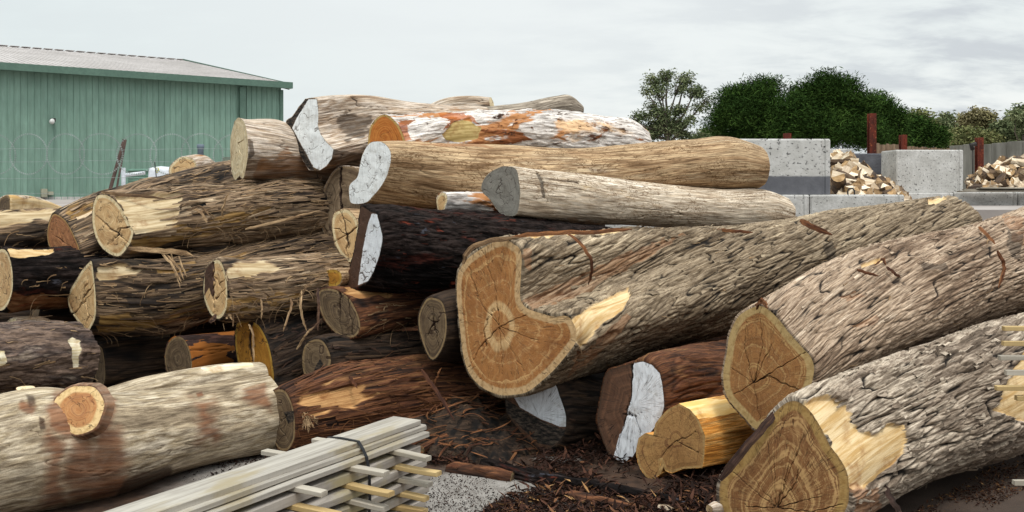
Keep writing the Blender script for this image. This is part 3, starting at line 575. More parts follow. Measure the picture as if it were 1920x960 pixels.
# middle right log
make_log('L2', 'long grey-brown log with ochre pear-shaped cut end, second from right', GREYB,
  face=[(1423,574),(1400,582),(1382,597),(1368,628),(1363,660),(1356,705),(1364,745),(1394,781),(1416,804),(1432,800),(1455,790),(1487,765),(1515,735),(1526,697),(1521,671),(1502,649),(1478,622),(1461,600),(1440,580)],
  Y=5.35, pith=(1414,718), path=[(1640,578,6.0,94),(1850,506,6.7,86),(1920,486,6.9,88),(2060,440,7.3,92)], face_mat=C_MID, rf='furrow', rfk=dict(amp=.014), res=.008, blend=2.2, twist=-.3, thick=.013, K=50,
  patches=[('G', [(1570,560),(1600,548),(1625,556),(1590,566)], 8), ('G', [(1600,610),(1640,590),(1650,596),(1610,622)], 8), ('D', [(1705,490),(1775,490),(1780,520),(1715,522)], 14, .022), ('B', [(1715,498),(1765,498),(1770,512),(1725,513)], 7), ('B', [(1880,430),(1915,440),(1910,500),(1890,480)],10), ('G',[(1880,410),(1915,410),(1925,470),(1895,455)],7), ('R', [(1610,500),(1640,490),(1660,487),(1650,496),(1615,507)], 3)],
  cracks=[([(1412,718),(1460,690),(1510,660)],1.6),([(1412,718),(1440,705),(1475,722),(1500,730)],1.8),([(1412,718),(1395,650),(1400,600)],1.2),([(1412,718),(1375,740)],1.2),([(1412,718),(1430,650),(1425,600)],1.2),([(1412,718),(1425,790)],1.2),([(1412,718),(1450,640)],1),([(1412,718),(1372,690)],1)],
  lump=.035, facelabel='ochre pear-shaped cut end with brown heartwood', yaw=-35)
L=LOGS['L2']
for q, w in (([(1607,505,5.75),(1625,512,5.7),(1648,517,5.7)],.009), ([(1662,500,5.8),(1675,510,5.75),(1688,521,5.75)],.009), ([(1835,425,6.3),(1848,438,6.25),(1866,458,6.2)],.012), ([(1415,572,5.3),(1430,565,5.25),(1440,578,5.2)],.012), ([(1418,580,5.3),(1428,558,5.25),(1440,572,5.3)],.01),
             ([(1870,470,6.2),(1885,500,6.2),(1872,540,6.15)],.012), ([(1640,497,5.8),(1655,484,5.75),(1660,497,5.7)],.01)):
    strip_px(L, q, w, FIBR)
add_fibres(L, 60, FIBP, None, (.03, .15)); add_fibres(L, 150, GREYB, None, (.05, .2), (.005, .015), .015, 0)
# front right log
make_log('L3', 'silver-barked front right log with dark brown cut end and bare cream patch', GREYD,
  face=[(1487,752),(1472,757),(1450,776),(1431,802),(1405,840),(1382,866),(1356,892),(1349,919),(1352,952),(1366,984),(1410,1006),(1460,1018),(1520,1010),(1565,985),(1588,950),(1592,919),(1590,889),(1577,862),(1555,832),(1540,802),(1521,772),(1502,756)],
  Y=4.6, pith=(1455,952), path=[(1640,818,5.05,112),(1780,762,5.5,110),(1920,712,5.95,112),(2120,650,6.6,108)], face_mat=C_FRT, rf='furrow', rfk=dict(k=.8, amp=.022), res=.007, blend=1.8, twist=-.22, thick=.018, K=56,
  patches=[('R', [(1500,757),(1560,750),(1588,752),(1592,790),(1612,810),(1632,815),(1660,800),(1690,800),(1696,830),(1690,852),(1640,905),(1590,915),(1575,862),(1540,802)], 5, -.012), ('R', [(1860,770),(1880,735),(1890,700),(1930,650),(1930,800),(1880,775)], 6), ('G', [(1590,905),(1640,915),(1650,960),(1600,965)], 10)],
  cracks=[([(1455,952),(1480,920),(1492,905),(1497,880)],2),([(1455,952),(1400,950),(1395,943)],1.4),([(1455,952),(1415,900)],1.4),([(1455,952),(1450,850)],1.2),([(1455,952),(1505,820)],1.2),([(1455,952),(1540,930)],1.4),([(1455,952),(1520,960),(1580,945)],1.8),([(1455,952),(1480,870)],1.2),([(1455,952),(1390,900),(1375,885)],1.2)],
  lump=.04, facelabel='dark brown cut end with concentric rings', yaw=-36)
L=LOGS['L3']
for q, w, m in (([(1655,905,4.6),(1668,930,4.56),(1680,950,4.53),(1697,975,4.5)],.014,FIBD), ([(1705,782,4.85),(1704,810,4.83),(1700,830,4.82),(1705,843,4.8)],.014,FIBP), ([(1695,850,4.8),(1690,865,4.76),(1685,885,4.74)],.016,FIBP),
                ([(1580,905,4.55),(1592,897,4.5),(1600,905,4.48)],.004,FIBP), ([(1588,893,4.55),(1600,880,4.5),(1612,872,4.5)],.006,FIBP), ([(1850,760,5.35),(1880,775,5.3),(1920,795,5.3)],.006,FIBD), ([(1545,750,4.75),(1565,745,4.72),(1583,757,4.7)],.012,FIBD), ([(1350,900,4.62),(1375,868,4.6),(1410,825,4.6),(1440,790,4.62),(1470,757,4.66)],.02,FIBD)):
    strip_px(L, q, w, m)
stub(L, (1665,785), 12, 11, 4.86, (-.35,-1,.75), .02, C_OLD, GREYD, seed=3)
add_fibres(L, 60, SMK, None, (.03, .13)); add_fibres(L, 200, GREYD, None, (.05, .2), (.008, .02), .022, 0)
# ------------------------------------------------------------------ orange and painted logs under them
make_log('K1', 'short fresh orange log with flat hewn sides and a two-lobed cut end', ORAN,
  face=[(1273,757),(1293,767),(1310,787),(1322,817),(1321,853),(1317,877),(1280,879),(1260,887),(1247,882),(1240,862),(1237,862),(1240,887),(1223,902),(1210,893),(1197,872),(1192,847),(1197,822),(1210,812),(1225,817),(1228,797),(1237,783),(1253,767)],
  Y=5.5, pith=(1266,826), path=[(1360,812,5.9,62),(1450,790,6.3,62)], face_mat=C_ORAN, rf='smooth', res=.01, blend=4, thick=.001, yaw=-25, faceted=1, smoothface=False,
  patches=[('R', [(1273,757),(1300,748),(1420,748),(1420,768),(1310,785)], 3)], cracks=[([(1266,826),(1290,820),(1305,808)],1.2),([(1266,826),(1245,850),(1238,860)],1.2),([(1266,826),(1310,850)],1)], lump=.01)
make_log('J2', 'dark reddish log with tall white painted end and brown lobe, beside the orange log', RED,
  face=[(1137,700),(1160,688),(1185,682),(1205,677),(1222,684),(1237,700),(1242,725),(1245,760),(1240,780),(1228,800),(1200,835),(1190,850),(1182,862),(1167,867),(1150,857),(1140,848),(1127,815),(1120,787),(1125,750)],
  Y=5.85, pith=(1188,760), path=[(1300,740,6.3,80),(1450,720,6.9,80),(1640,690,7.6,76)], face_mat=C_WDIRT, rf='string', res=.011, blend=1.2, yaw=-28,
  paint=[(1185,682),(1205,678),(1222,684),(1237,700),(1243,725),(1246,760),(1240,780),(1228,800),(1195,848),(1180,862),(1167,868),(1150,858),(1160,820),(1175,780),(1183,740),(1186,700)],
  cracks=[([(1178,775),(1190,782),(1195,797),(1202,812)],3),([(1167,775),(1190,782),(1205,772)],1.5),([(1185,682),(1182,740),(1168,800),(1152,850)],4)], fibres=50, fib_mat=FIBR, facelabel='cut end painted white on its right side')
make_log('J1', 'scorched log with half of its end painted white, just under the notched golden end', STRD,
  face=[(952,722),(985,712),(1035,716),(1050,745),(1060,775),(1061,792),(1058,812),(1040,835),(1018,843),(1005,838),(985,820),(965,795),(950,768)],
  Y=6.12, pith=(1010,780), path=[(1120,775,6.7,64),(1260,760,7.4,64),(1400,745,8.1,60)], face_mat=C_WDIRT, rf='string', res=.011, yaw=-25, paint=[(950,722),(985,705),(1040,708),(1056,745),(1066,800),(1050,800),(1012,785),(975,764)],
  fdark=[[(945,745),(975,766),(1012,787),(1050,803),(1064,806),(1055,822),(1036,836),(1010,832),(975,800),(945,768)]], facelabel='end half painted white, half charred', fibres=30, fib_mat=FIBD)
# ------------------------------------------------------------------ top of the pile
make_log('T4', 'long tan beetle-tracked log with slanting white painted end, near the pile top', SMO,
  face=[(700,266),(717,267),(730,280),(733,297),(728,322),(717,345),(700,367),(685,380),(660,381),(655,367),(656,347),(670,332),(675,310),(680,290),(690,272)],
  Y=7.4, pith=(697,318), path=[(900,335,7.75,62),(1100,328,8.05,52),(1290,311,8.35,47),(1368,307,8.5,49),(1420,313,8.6,39)], face_mat=C_WHITE, paint='all', rf='smooth', res=.01, blend=.9, thick=.002, yaw=-38, lump=.03,
  patches=[('G', [(740,268),(900,270),(925,278),(850,276)], 5)], cracks=[([(706,322),(700,340),(690,355)],1.8),([(712,296),(710,303)],3)], facelabel='end painted white', seed=2)
make_log('T5', 'bleached tapering log with dark grey cut end and a saw kerf', SMG,
  face=[(947,312),(967,317),(973,340),(975,367),(968,402),(943,403),(930,390),(917,372),(905,360),(903,347),(912,330),(930,317)],
  Y=7.0, pith=(938,358), path=[(1050,368,7.35,48),(1200,383,7.85,41),(1350,392,8.35,38),(1430,396,8.6,40),(1462,404,8.7,36)], face_mat=C_GREY, rf='smooth', res=.009, blend=.7, thick=.002, yaw=-50, lump=.03, seed=4,
  patches=[('B', [(1004,322),(1012,324),(1020,345),(1021,372),(1015,370),(1013,345)], 2, -.02), ('G', [(1060,410),(1110,410),(1150,428),(1080,428)], 8)], facelabel='silver grey cut end')
make_log('T3', 'white-barked log with rusty peeling patches and orange cut end, on the tan log', RUST,
  face=[(690,267),(695,237),(707,221),(720,215),(733,220),(747,235),(757,257),(760,280),(752,305),(735,318),(712,318),(694,300)],
  Y=7.7, pith=(722,262), path=[(850,255,8.05,44),(1000,252,8.45,43),(1120,258,8.8,40),(1180,264,8.95,37),(1205,270,9.0,26)], face_mat=C_RUST, rf='flaky', res=.01, blend=.6, thick=.006, yaw=-30, lump=.03,
  patches=[('R', [(828,250),(850,232),(877,223),(900,240),(897,260),(860,267),(837,263)], 3, -.01), ('G', [(740,225),(762,235),(770,262),(758,265),(748,240)], 3), ('G', [(820,212),(870,215),(905,235),(880,228),(830,220)], 3)], facelabel='orange cut end', seed=5, fibres=90, fib_mat=FIBR, fiblen=(.03,.12))
make_log('T2', 'topmost weathered log with white painted chevron-shaped end edged in black bark', SMT,
  face=[(572,186),(585,184),(595,186),(597,210),(596,236),(601,252),(612,267),(625,280),(622,297),(612,311),(600,319),(581,319),(572,308),(560,283),(549,257),(536,236),(537,226),(548,219),(560,202)],
  Y=7.7, pith=(584,262), path=[(680,240,8.15,50),(800,238,8.7,42),(900,235,9.2,36)], face_mat=C_WHITE, paint=[(578,186),(594,186),(597,210),(597,236),(602,252),(613,267),(626,280),(623,297),(612,311),(600,319),(588,314),(575,290),(560,262),(548,240),(556,222),(568,202)],
  rf='smooth', res=.01, blend=1.2, thick=.004, yaw=-32, patches=[('B', [(625,282),(700,285),(700,300),(612,306)], 4), ('B', [(640,215),(690,215),(700,250),(650,262)], 16)], fdark=[[(570,184),(580,184),(556,222),(547,240),(590,320),(575,322),(528,236),(535,222)]], facelabel='white painted end with a black bark edge', seed=7, smoothface=False)
make_log('T7', 'grey weathered log with rounded knob end against the sky', SMK,
  start=(760,232,8.9,20), path=[(900,222,9.4,20),(990,210,9.7,18),(1045,199,9.9,20),(1070,198,10.0,20),(1088,204,10.05,11)], far_mat=C_GREY, rf='smooth', res=.014, thick=.002, seed=1.3)
make_log('T8', 'short bleached log end poking up behind the topmost weathered log', SMT,
  start=(790,225,10.2,20), path=[(840,203,10.1,20),(885,196,10.0,17),(922,194,9.95,12)], far_mat=C_PALE, rf='smooth', res=.014, thick=.002, seed=2.3)
make_log('T1', 'round log with cream cut end and brown-stained side, top left of pile', SMT,
  face=[(449,221),(459,232),(464,258),(465,287),(461,315),(456,334),(449,330),(441,337),(435,322),(432,290),(432,262),(435,246),(441,227)],
  Y=7.7, pith=(446,268), path=[(540,286,7.95,53),(620,296,8.2,50),(760,305,8.6,46)], face_mat=C_PALE, rf='smooth', res=.01, blend=.3, thick=.003, yaw=-66,
  patches=[('G', [(480,300),(540,285),(640,300),(640,340),(470,335)], 14), ('B', [(466,258),(474,265),(476,290),(466,300)], 4)], cracks=[([(446,268),(440,250)],1),([(446,268),(452,290)],1),([(446,268),(455,262)],1)], facelabel='cream cut end', seed=3)
make_log('T6', 'short flaky pinkish log wedged under the long tan log', RUST, start=(828,380,7.25,19), path=[(880,382,7.4,20),(960,384,7.6,20)], far_mat=C_TAN, rf='flaky', res=.014, seed=6)
make_log('C1', 'charred black log with a white stripe on its dark brown end, mid-pile', CHAR,
  face=[(677,389),(695,397),(707,402),(713,425),(717,447),(711,480),(700,510),(690,527),(672,537),(651,538),(655,510),(662,480),(667,455),(673,422)],
  Y=6.6, pith=(688,468), path=[(800,470,6.8,72),(950,478,7.0,70),(1060,480,7.2,58),(1140,478,7.35,46)], face_mat=C_WDIRT, rf='char', res=.0095, blend=.5, yaw=-50, paint=[(697,400),(707,402),(713,425),(718,447),(711,480),(700,510),(690,527),(671,535),(675,505),(682,455),(690,420)],
  fbrown=[[(676,388),(696,398),(690,420),(682,455),(675,505),(670,538),(650,540),(655,505),(664,470),(668,440),(672,410)]], facelabel='end painted white on its right half', fibres=700, fib_mat=CHAR, fiblen=(.03,.14), thick=.014, seed=4.5)
make_log('M1', 'old brown log with big disc-like end split down the middle', SMT,
  face=[(628,320),(645,312),(672,318),(690,345),(694,390),(682,430),(660,462),(640,470),(622,455),(607,435),(601,397),(604,370),(612,345)],
  Y=7.7, pith=(645,385), path=[(740,384,8.2,56),(860,378,8.8,50)], face_mat=C_OLL, rf='smooth', res=.014, yaw=-30, cracks=[([(638,314),(637,350),(637,385),(643,410)],5),([(643,410),(637,340)],4)], facelabel='weathered brown end split by a dark crack', seed=8)
make_log('M2', 'small tan log with star-cracked end beside the charred log', SMO,
  face=[(637,395),(652,394),(667,410),(672,430),(674,460),(667,482),(655,491),(642,480),(630,460),(625,440),(623,420),(627,402)],
  Y=6.95, pith=(650,440), path=[(760,442,7.35,44),(880,444,7.8,42)], face_mat=C_TAN, rf='smooth', res=.012, yaw=-38, cracks=[([(650,440),(645,415),(638,395)],3),([(650,440),(650,465),(652,488)],3),([(650,440),(662,432),(672,420)],3.4),([(650,440),(635,448),(626,455)],2.4),([(650,440),(637,430),(626,428)],2.4)], facelabel='tan end with a star of cracks', seed=9)
make_log('F3', 'thin ochre log poking out under the white striped charred end', SMO, face=[(608,512),(618,506),(632,507),(640,515),(638,530),(625,538),(612,532)], Y=6.75, path=[(700,515,7.1,16),(800,515,7.5,16)], face_mat=C_SPL, rf='smooth', res=.014, yaw=-35, seed=2.2)
# ------------------------------------------------------------------ left half of the pile
make_log('B1', 'shaggy brown log with reddish leaf-shaped cut end, left of the cream-sided log', STR,
  face=[(100,402),(112,405),(125,417),(140,445),(149,470),(147,490),(135,505),(120,502),(105,482),(92,460),(89,440),(92,418)],
  Y=7.15, pith=(115,450), patches=[('B', [(330,335),(420,312),(430,330),(350,350)], 12), ('G', [(125,400),(185,378),(180,392),(130,412)], 8)], path=[(230,415,7.6,57),(340,385,8.1,57),(450,362,8.6,57),(560,350,9.0,46)], face_mat=C_RED, rf='string', res=.01, yaw=-40, fibres=360, fib_mat=FIBP, cracks=[([(115,450),(100,440)],2),([(115,450),(130,460)],2),([(118,455),(112,430)],1.4)], facelabel='reddish leaf-shaped cut end', seed=1.1)
make_log('A1', 'cream-sided log half stripped of stringy bark, with a tan oval cut end', STR,
  face=[(185,366),(200,366),(215,376),(230,395),(242,420),(250,432),(247,448),(240,462),(225,479),(210,478),(192,465),(180,445),(174,420),(174,392),(178,375)],
  Y=6.9, pith=(203,400), path=[(330,413,7.25,54),(450,397,7.55,54),(540,390,7.8,52),(596,386,7.95,44)], face_mat=C_TAN, rf='string', res=.009, yaw=-32, blend=.7, fibres=420, fib_mat=FIBP, fiblen=(.05,.28),
  fibzone=[(300,340),(640,310),(640,430),(300,440),(330,390)], patches=[('R', [(214,370),(300,370),(345,368),(335,390),(330,410),(330,425),(255,440),(242,418),(228,390)], 6), ('G', [(245,448),(330,425),(440,400),(540,385),(545,398),(430,430),(330,452),(240,475)], 6), ('B', [(470,350),(560,355),(610,380),(520,395)], 16)],
  cracks=[([(222,438),(205,428),(190,412),(180,405)],2.5),([(222,438),(212,450),(202,460)],2.5),([(222,438),(225,428),(248,425)],3.5),([(222,438),(232,450),(243,458)],2.5),([(222,438),(228,428)],2)], facelabel='tan oval cut end with forked cracks', seed=2.1)
L=LOGS['A1']
for q, w in (([(418,408,6.95),(416,395,6.93),(424,370,6.92),(430,362,6.93)],.007), ([(350,395,6.85),(375,385,6.8),(395,405,6.78)],.008), ([(300,470,6.75),(325,500,6.68),(340,530,6.66)],.008), ([(310,475,6.75),(335,500,6.7),(345,525,6.68)],.007), ([(320,470,6.78),(328,510,6.7),(338,540,6.66)],.006),
             ([(240,465,6.75),(290,470,6.72),(340,472,6.75),(362,480,6.7)],.018), ([(335,480,6.8),(342,500,6.72),(350,520,6.7)],.006), ([(190,360,6.95),(215,364,6.9),(260,368,6.92),(310,372,6.98)],.012), ([(360,390,6.95),(380,400,6.9),(388,418,6.86)],.01), ([(460,430,7.1),(520,415,7.1),(600,395,7.3)],.010)):
    strip_px(L, q, w, FIBP)
make_log('D1', 'long stringy-barked log with a leaf-shaped pale end, under the cream-sided log', STRM,
  face=[(172,491),(176,520),(179,550),(180,577),(178,597),(171,613),(164,622),(155,615),(142,597),(132,582),(127,562),(131,545),(140,530),(152,510),(165,494)],
  Y=6.65, pith=(158,556), path=[(280,556,6.95,63),(400,532,7.25,54),(520,500,7.6,46),(660,474,8.0,40)], face_mat=C_TAN, rf='string', res=.009, yaw=-45, fibres=420, fib_mat=FIBP, cracks=[([(156,560),(158,545),(166,520)],2),([(156,560),(140,590)],2),([(158,556),(176,530)],2),([(158,556),(165,590),(162,612)],1.6),([(135,590),(150,575),(175,545)],1.6)], facelabel='pale leaf-shaped end', seed=3.1,
  patches=[('B', [(230,560),(300,530),(345,560),(250,600)], 14), ('G', [(180,590),(300,585),(390,565),(390,580),(300,605),(185,622)], 8), ('R', [(182,505),(230,498),(275,505),(230,518),(184,530)], 8), ('G', [(290,505),(400,490),(470,480),(400,508),(300,520)], 9)])
make_log('D2', 'stringy log with a narrow pale cut end hung with bark fibres, left of centre', STR,
  face=[(400,490),(412,489),(420,505),(425,530),(426,560),(423,582),(412,597),(398,592),(388,575),(382,550),(383,522),(388,503)],
  Y=6.45, pith=(408,540), path=[(500,538,6.7,52),(580,528,6.9,48),(660,520,7.15,42)], face_mat=C_TAN, rf='string', res=.009, yaw=-50, fibres=330, fib_mat=FIBP, cracks=[([(400,492),(401,530),(400,590)],4),([(412,535),(424,520)],1.6),([(404,520),(425,560)],1.6),([(404,560),(422,540)],1.6)], patches=[('R', [(424,500),(450,491),(500,490),(530,497),(500,512),(465,520),(428,535)], 9), ('G', [(424,560),(480,548),(560,550),(560,570),(470,585),(424,592)], 10)], fbrown=[[(383,490),(400,490),(400,560),(398,560),(392,540),(383,555)]], facelabel='narrow pale cut end', seed=4.1)
L=LOGS['D2']
for q, w in (([(565,545,6.6),(563,575,6.5),(568,600,6.5),(576,623,6.5)],.008), ([(600,520,6.6),(575,535,6.5),(563,560,6.5)],.006), ([(490,560,6.45),(491,580,6.42),(490,598,6.42)],.006), ([(545,560,6.5),(548,575,6.45),(535,605,6.4),(531,622,6.4)],.007), ([(405,590,6.3),(398,600,6.28),(392,605,6.28)],.014), ([(436,575,6.4),(437,600,6.35),(437,613,6.35)],.006),
             ([(424,598,6.35),(430,588,6.34),(436,600,6.33)],.008), ([(466,608,6.3),(474,622,6.28),(475,660,6.27),(476,680,6.27)],.007), ([(540,642,6.35),(560,630,6.3),(590,615,6.3),(603,598,6.3)],.009), ([(595,540,6.5),(598,575,6.45),(596,620,6.42)],.010), ([(556,655,6.35),(572,628,6.3),(590,612,6.3)],.008)):
    strip_px(L, q, w, FIBP if w < .009 else FIBD)
make_log('E1', 'rough log with weathered brown tilted end cracked lengthwise, below the charred log', RED,
  face=[(600,545),(617,541),(637,547),(655,560),(668,583),(675,605),(673,622),(662,632),(642,631),(625,620),(610,602),(601,582),(597,560)],
  Y=6.55, pith=(640,590), path=[(740,575,6.95,36),(830,568,7.3,34)], face_mat=C_OLD, rf='string', res=.011, yaw=-30, cracks=[([(637,548),(637,590),(640,631)],3),([(652,560),(658,600),(660,630)],2)], fibres=80, fib_mat=FIBP, facelabel='weathered brown end', seed=5.1,
  patches=[('R', [(640,530),(780,545),(780,552),(680,560),(650,552)], 8)])
make_log('E2', 'dark log with upright oval star-cracked brown end, left of the notched golden end', STRD,
  face=[(800,561),(815,559),(829,567),(836,590),(837,620),(832,645),(822,665),(812,674),(802,665),(792,640),(785,610),(787,585)],
  Y=6.35, pith=(812,605), path=[(870,605,6.7,56),(960,600,7.2,54)], face_mat=C_OLD, rf='smooth', res=.012, yaw=-42, cracks=[([(812,605),(813,590),(814,575)],2),([(812,605),(824,600)],2),([(812,603),(808,620),(802,630)],3),([(812,605),(803,597)],2),([(812,603),(818,625),(822,650)],1.6),([(812,608),(830,640)],1.2)], facelabel='oval brown end with star crack', seed=6.1)
make_log('E3', 'dark log with hollow arched pale-rimmed end, low in the pile', STRD,
  face=[(567,670),(572,648),(585,638),(600,637),(611,647),(620,670),(617,690),(603,704),(585,708),(570,700)],
  Y=6.4, pith=(592,672), path=[(700,665,6.75,34),(820,655,7.2,32)], face_mat=C_OLD, rf='string', res=.012, yaw=-25, fibres=120, fib_mat=FIBD, fdark=[[(590,690),(600,672),(610,690),(612,705),(585,710)]], seed=7.1)
make_log('F1', 'thick reddish stringy log on the ground with a grey-brown arched end', RED,
  face=[(510,737),(522,730),(535,734),(545,752),(551,775),(553,802),(551,825),(540,843),(525,843),(512,826),(503,807),(502,777),(505,752)],
  Y=5.95, pith=(524,775), path=[(640,765,6.25,68),(760,748,6.6,74),(880,745,6.95,74),(1000,745,7.4,70)], face_mat=C_OLD, rf='string', res=.0085, yaw=-42, fibres=500, fib_mat=FIBR, cracks=[([(503,808),(515,798),(530,788),(540,775)],2.4),([(512,785),(520,795),(540,825)],1.6)], fdark=[[(532,772),(552,770),(551,790),(540,795)]],
  patches=[('R', [(560,740),(640,720),(700,735),(640,765),(575,790)], 14)], facelabel='grey-brown arched end', lump=.07, seed=8.1)
L=LOGS['F1']
for q, w in (([(790,693,6.2),(810,722,6.1),(830,750,6.0),(852,788,5.9)],.012), ([(815,720,6.15),(820,705,6.13),(828,690,6.12)],.006), ([(575,772,5.85),(620,765,5.8),(660,768,5.85),(720,778,5.95)],.005), ([(655,705,6.1),(662,715,6.05),(670,728,6.02)],.01), ([(565,790,5.85),(575,775,5.8),(590,785,5.8)],.005)):
    strip_px(L, q, w, FIBR)
for k in range(26):
    a = rng.uniform(-2.2, .2); strip_px(L, [(572+rng.uniform(-5, 5), 778+rng.uniform(-5, 8), 5.86), (574+14*math.cos(a), 782-14*math.sin(a), 5.82), (574+26*math.cos(a)*rng.uniform(.5, 1), 785-28*math.sin(a)*rng.uniform(.4, 1), 5.8)], .003, FIBP)
make_log('G1', 'dim dark log in the hollow under the leaf-ended log', STRD, face=[(176,655),(184,648),(192,655),(196,680),(197,705),(193,722),(184,722),(177,700),(174,675)], Y=6.9, path=[(260,680,7.1,38),(340,672,7.4,36)], face_mat=C_OLD, rf='string', res=.013, yaw=-50, seed=9.1)
make_log('G2', 'orange-flecked smooth dark log with pale-rimmed round end, in the left hollow', PATCHY,
  face=[(312,652),(318,640),(328,632),(340,632),(350,643),(357,663),(360,687),(355,705),(340,712),(325,710),(313,695),(309,672)], Y=6.7, pith=(334,672), path=[(400,662,6.95,39),(480,655,7.25,37)], face_mat=C_OLD, rf='smooth', res=.011, yaw=-40, facelabel='dark round end with pale rim', seed=1.7)
make_log('G3', 'dark log with a split ochre slab-like end behind the pale gum log', STRD,
  face=[(443,612),(455,600),(470,602),(487,613),(503,645),(512,690),(514,735),(505,745),(490,735),(468,715),(450,690),(442,650)], Y=6.55, pith=(480,675), path=[(560,640,6.9,64),(680,625,7.3,60)], face_mat=C_SPL, rf='string', res=.011, yaw=-42,
  cracks=[([(470,605),(466,650),(480,700),(505,740)],7),([(500,690),(475,720)],1.6),([(455,610),(450,660)],2)], fibres=160, fib_mat=FIBD, facelabel='split ochre end', seed=2.7)
make_log('H1', 'burnt black log with pale cut end at the left edge', CHAR,
  face=[(0,468),(12,471),(20,490),(24,520),(22,550),(12,575),(-2,582),(-18,565),(-26,525),(-18,485)], Y=6.6, pith=(-2,525), path=[(70,522,6.85,56),(140,520,7.1,54),(220,515,7.4,50)], face_mat=C_TAN, rf='string', res=.010, yaw=-45,
  patches=[('R', [(15,462),(95,466),(100,476),(50,485),(18,482)], 5), ('G', [(20,548),(130,552),(130,575),(15,578)], 8)], fibres=80, fib_mat=FIBP, facelabel='pale cut end', seed=3.7)
make_log('H2', 'pale and charred log crossing the left edge above the burnt log', STR, start=(-80,438,7.1,34), path=[(10,434,7.3,33),(90,426,7.6,30),(150,420,7.9,26)], far_mat=C_OLD, rf='string', res=.011, fibres=60, fib_mat=FIBP,
  patches=[('R', [(-10,400),(100,398),(100,412),(-10,425)], 8), ('B', [(-10,440),(60,425),(100,420),(60,450),(-10,465)], 8)], seed=4.7)
make_log('H3', 'white-sided split log with a grey end, top left edge of the pile', SMG, face=[(2,372),(12,367),(18,370),(19,385),(18,402),(8,404),(0,398),(-3,385)], Y=8.0, path=[(60,386,8.3,17),(110,398,8.6,10)], face_mat=C_OLD, rf='smooth', res=.013, yaw=-40, patches=[('R', [(15,366),(120,385),(120,410),(15,405)], 6)], seed=5.7)
make_log('H4', 'purple-brown flaky-barked log with torn cream edge, at left above the pale gum log', PINE,
  start=(-160,690,5.4,80), path=[(-40,680,5.75,74),(60,672,6.05,72),(138,668,6.3,66)], far_mat=C_TAN, rf='flaky', res=.0095, patches=[('R', [(128,640),(136,634),(148,642),(148,690),(138,690),(133,660)], 5), ('R', [(0,657),(10,658),(12,683),(0,688)], 3)], fibres=60, fib_mat=FIBP, lump=.08, seed=6.7)
make_log('H5', 'whitish sawn chunk behind the purple-brown log at left', SMG, start=(20,618,6.6,22), path=[(70,620,6.75,24),(108,632,6.85,20)], far_mat=C_PALE, rf='smooth', res=.013, seed=1.9)
# ------------------------------------------------------------------ pale gum log in front
make_log('I1', 'pale smooth gum log with rust-stained sawn branch stubs at front left', GUM,
  start=(-260,925,4.62,118), path=[(-60,868,4.95,114),(80,840,5.07,109),(200,834,5.30,91),(320,809,5.66,78),(420,789,5.96,72),(497,772,6.15,70)], far_mat=C_OLD, rf='gum', res=.0075, lump=.05, seed=7.7, thick=.004,
  patches=[('G', [(84,790),(112,818),(112,900),(124,950),(82,950),(84,860)], 16), ('G', [(184,800),(220,800),(234,845),(226,890),(205,945),(170,930),(170,850)], 18), ('G', [(112,815),(190,815),(180,925),(122,930)], 30), ('G', [(86,770),(100,740),(205,740),(222,770),(200,815),(120,820),(92,800)], 8),
           ('G', [(365,755),(400,750),(405,820),(375,830)], 18), ('G', [(455,730),(500,720),(510,770),(470,760)], 10), ('B', [(212,938),(232,902),(268,884),(322,874),(318,896),(290,930),(262,948)], 5), ('G', [(160,900),(200,880),(240,895),(215,940),(170,938)], 10), ('B', [(48,742),(62,744),(68,760),(56,764)], 4), ('B', [(72,782),(82,786),(85,804),(74,806)], 2), ('G', [(40,750),(70,765),(60,780),(36,768)], 6), ('G',[(368,738),(380,735),(382,742),(370,745)],2)])
L=LOGS['I1']
stub(L, (148,767), 51, 46, 4.92, (-.22,-1,.30), .045, C_STUB, GUM)
stub(L, (48,728), 19, 8, 5.12, (-.1,-.45,1), .05, C_PALE, GUM, seed=3.2)
make_log('I2', 'pale smooth upper limb running along the back of the rust-stained gum log', GUM, start=(170,752,5.55,18), path=[(270,732,5.8,26),(370,718,6.02,29),(440,710,6.16,29),(490,706,6.26,26)], far_mat=C_PALE, rf='gum', res=.009, seed=8.7, thick=.003,
  patches=[('R', [(375,690),(470,680),(475,687),(400,700)], 3)])
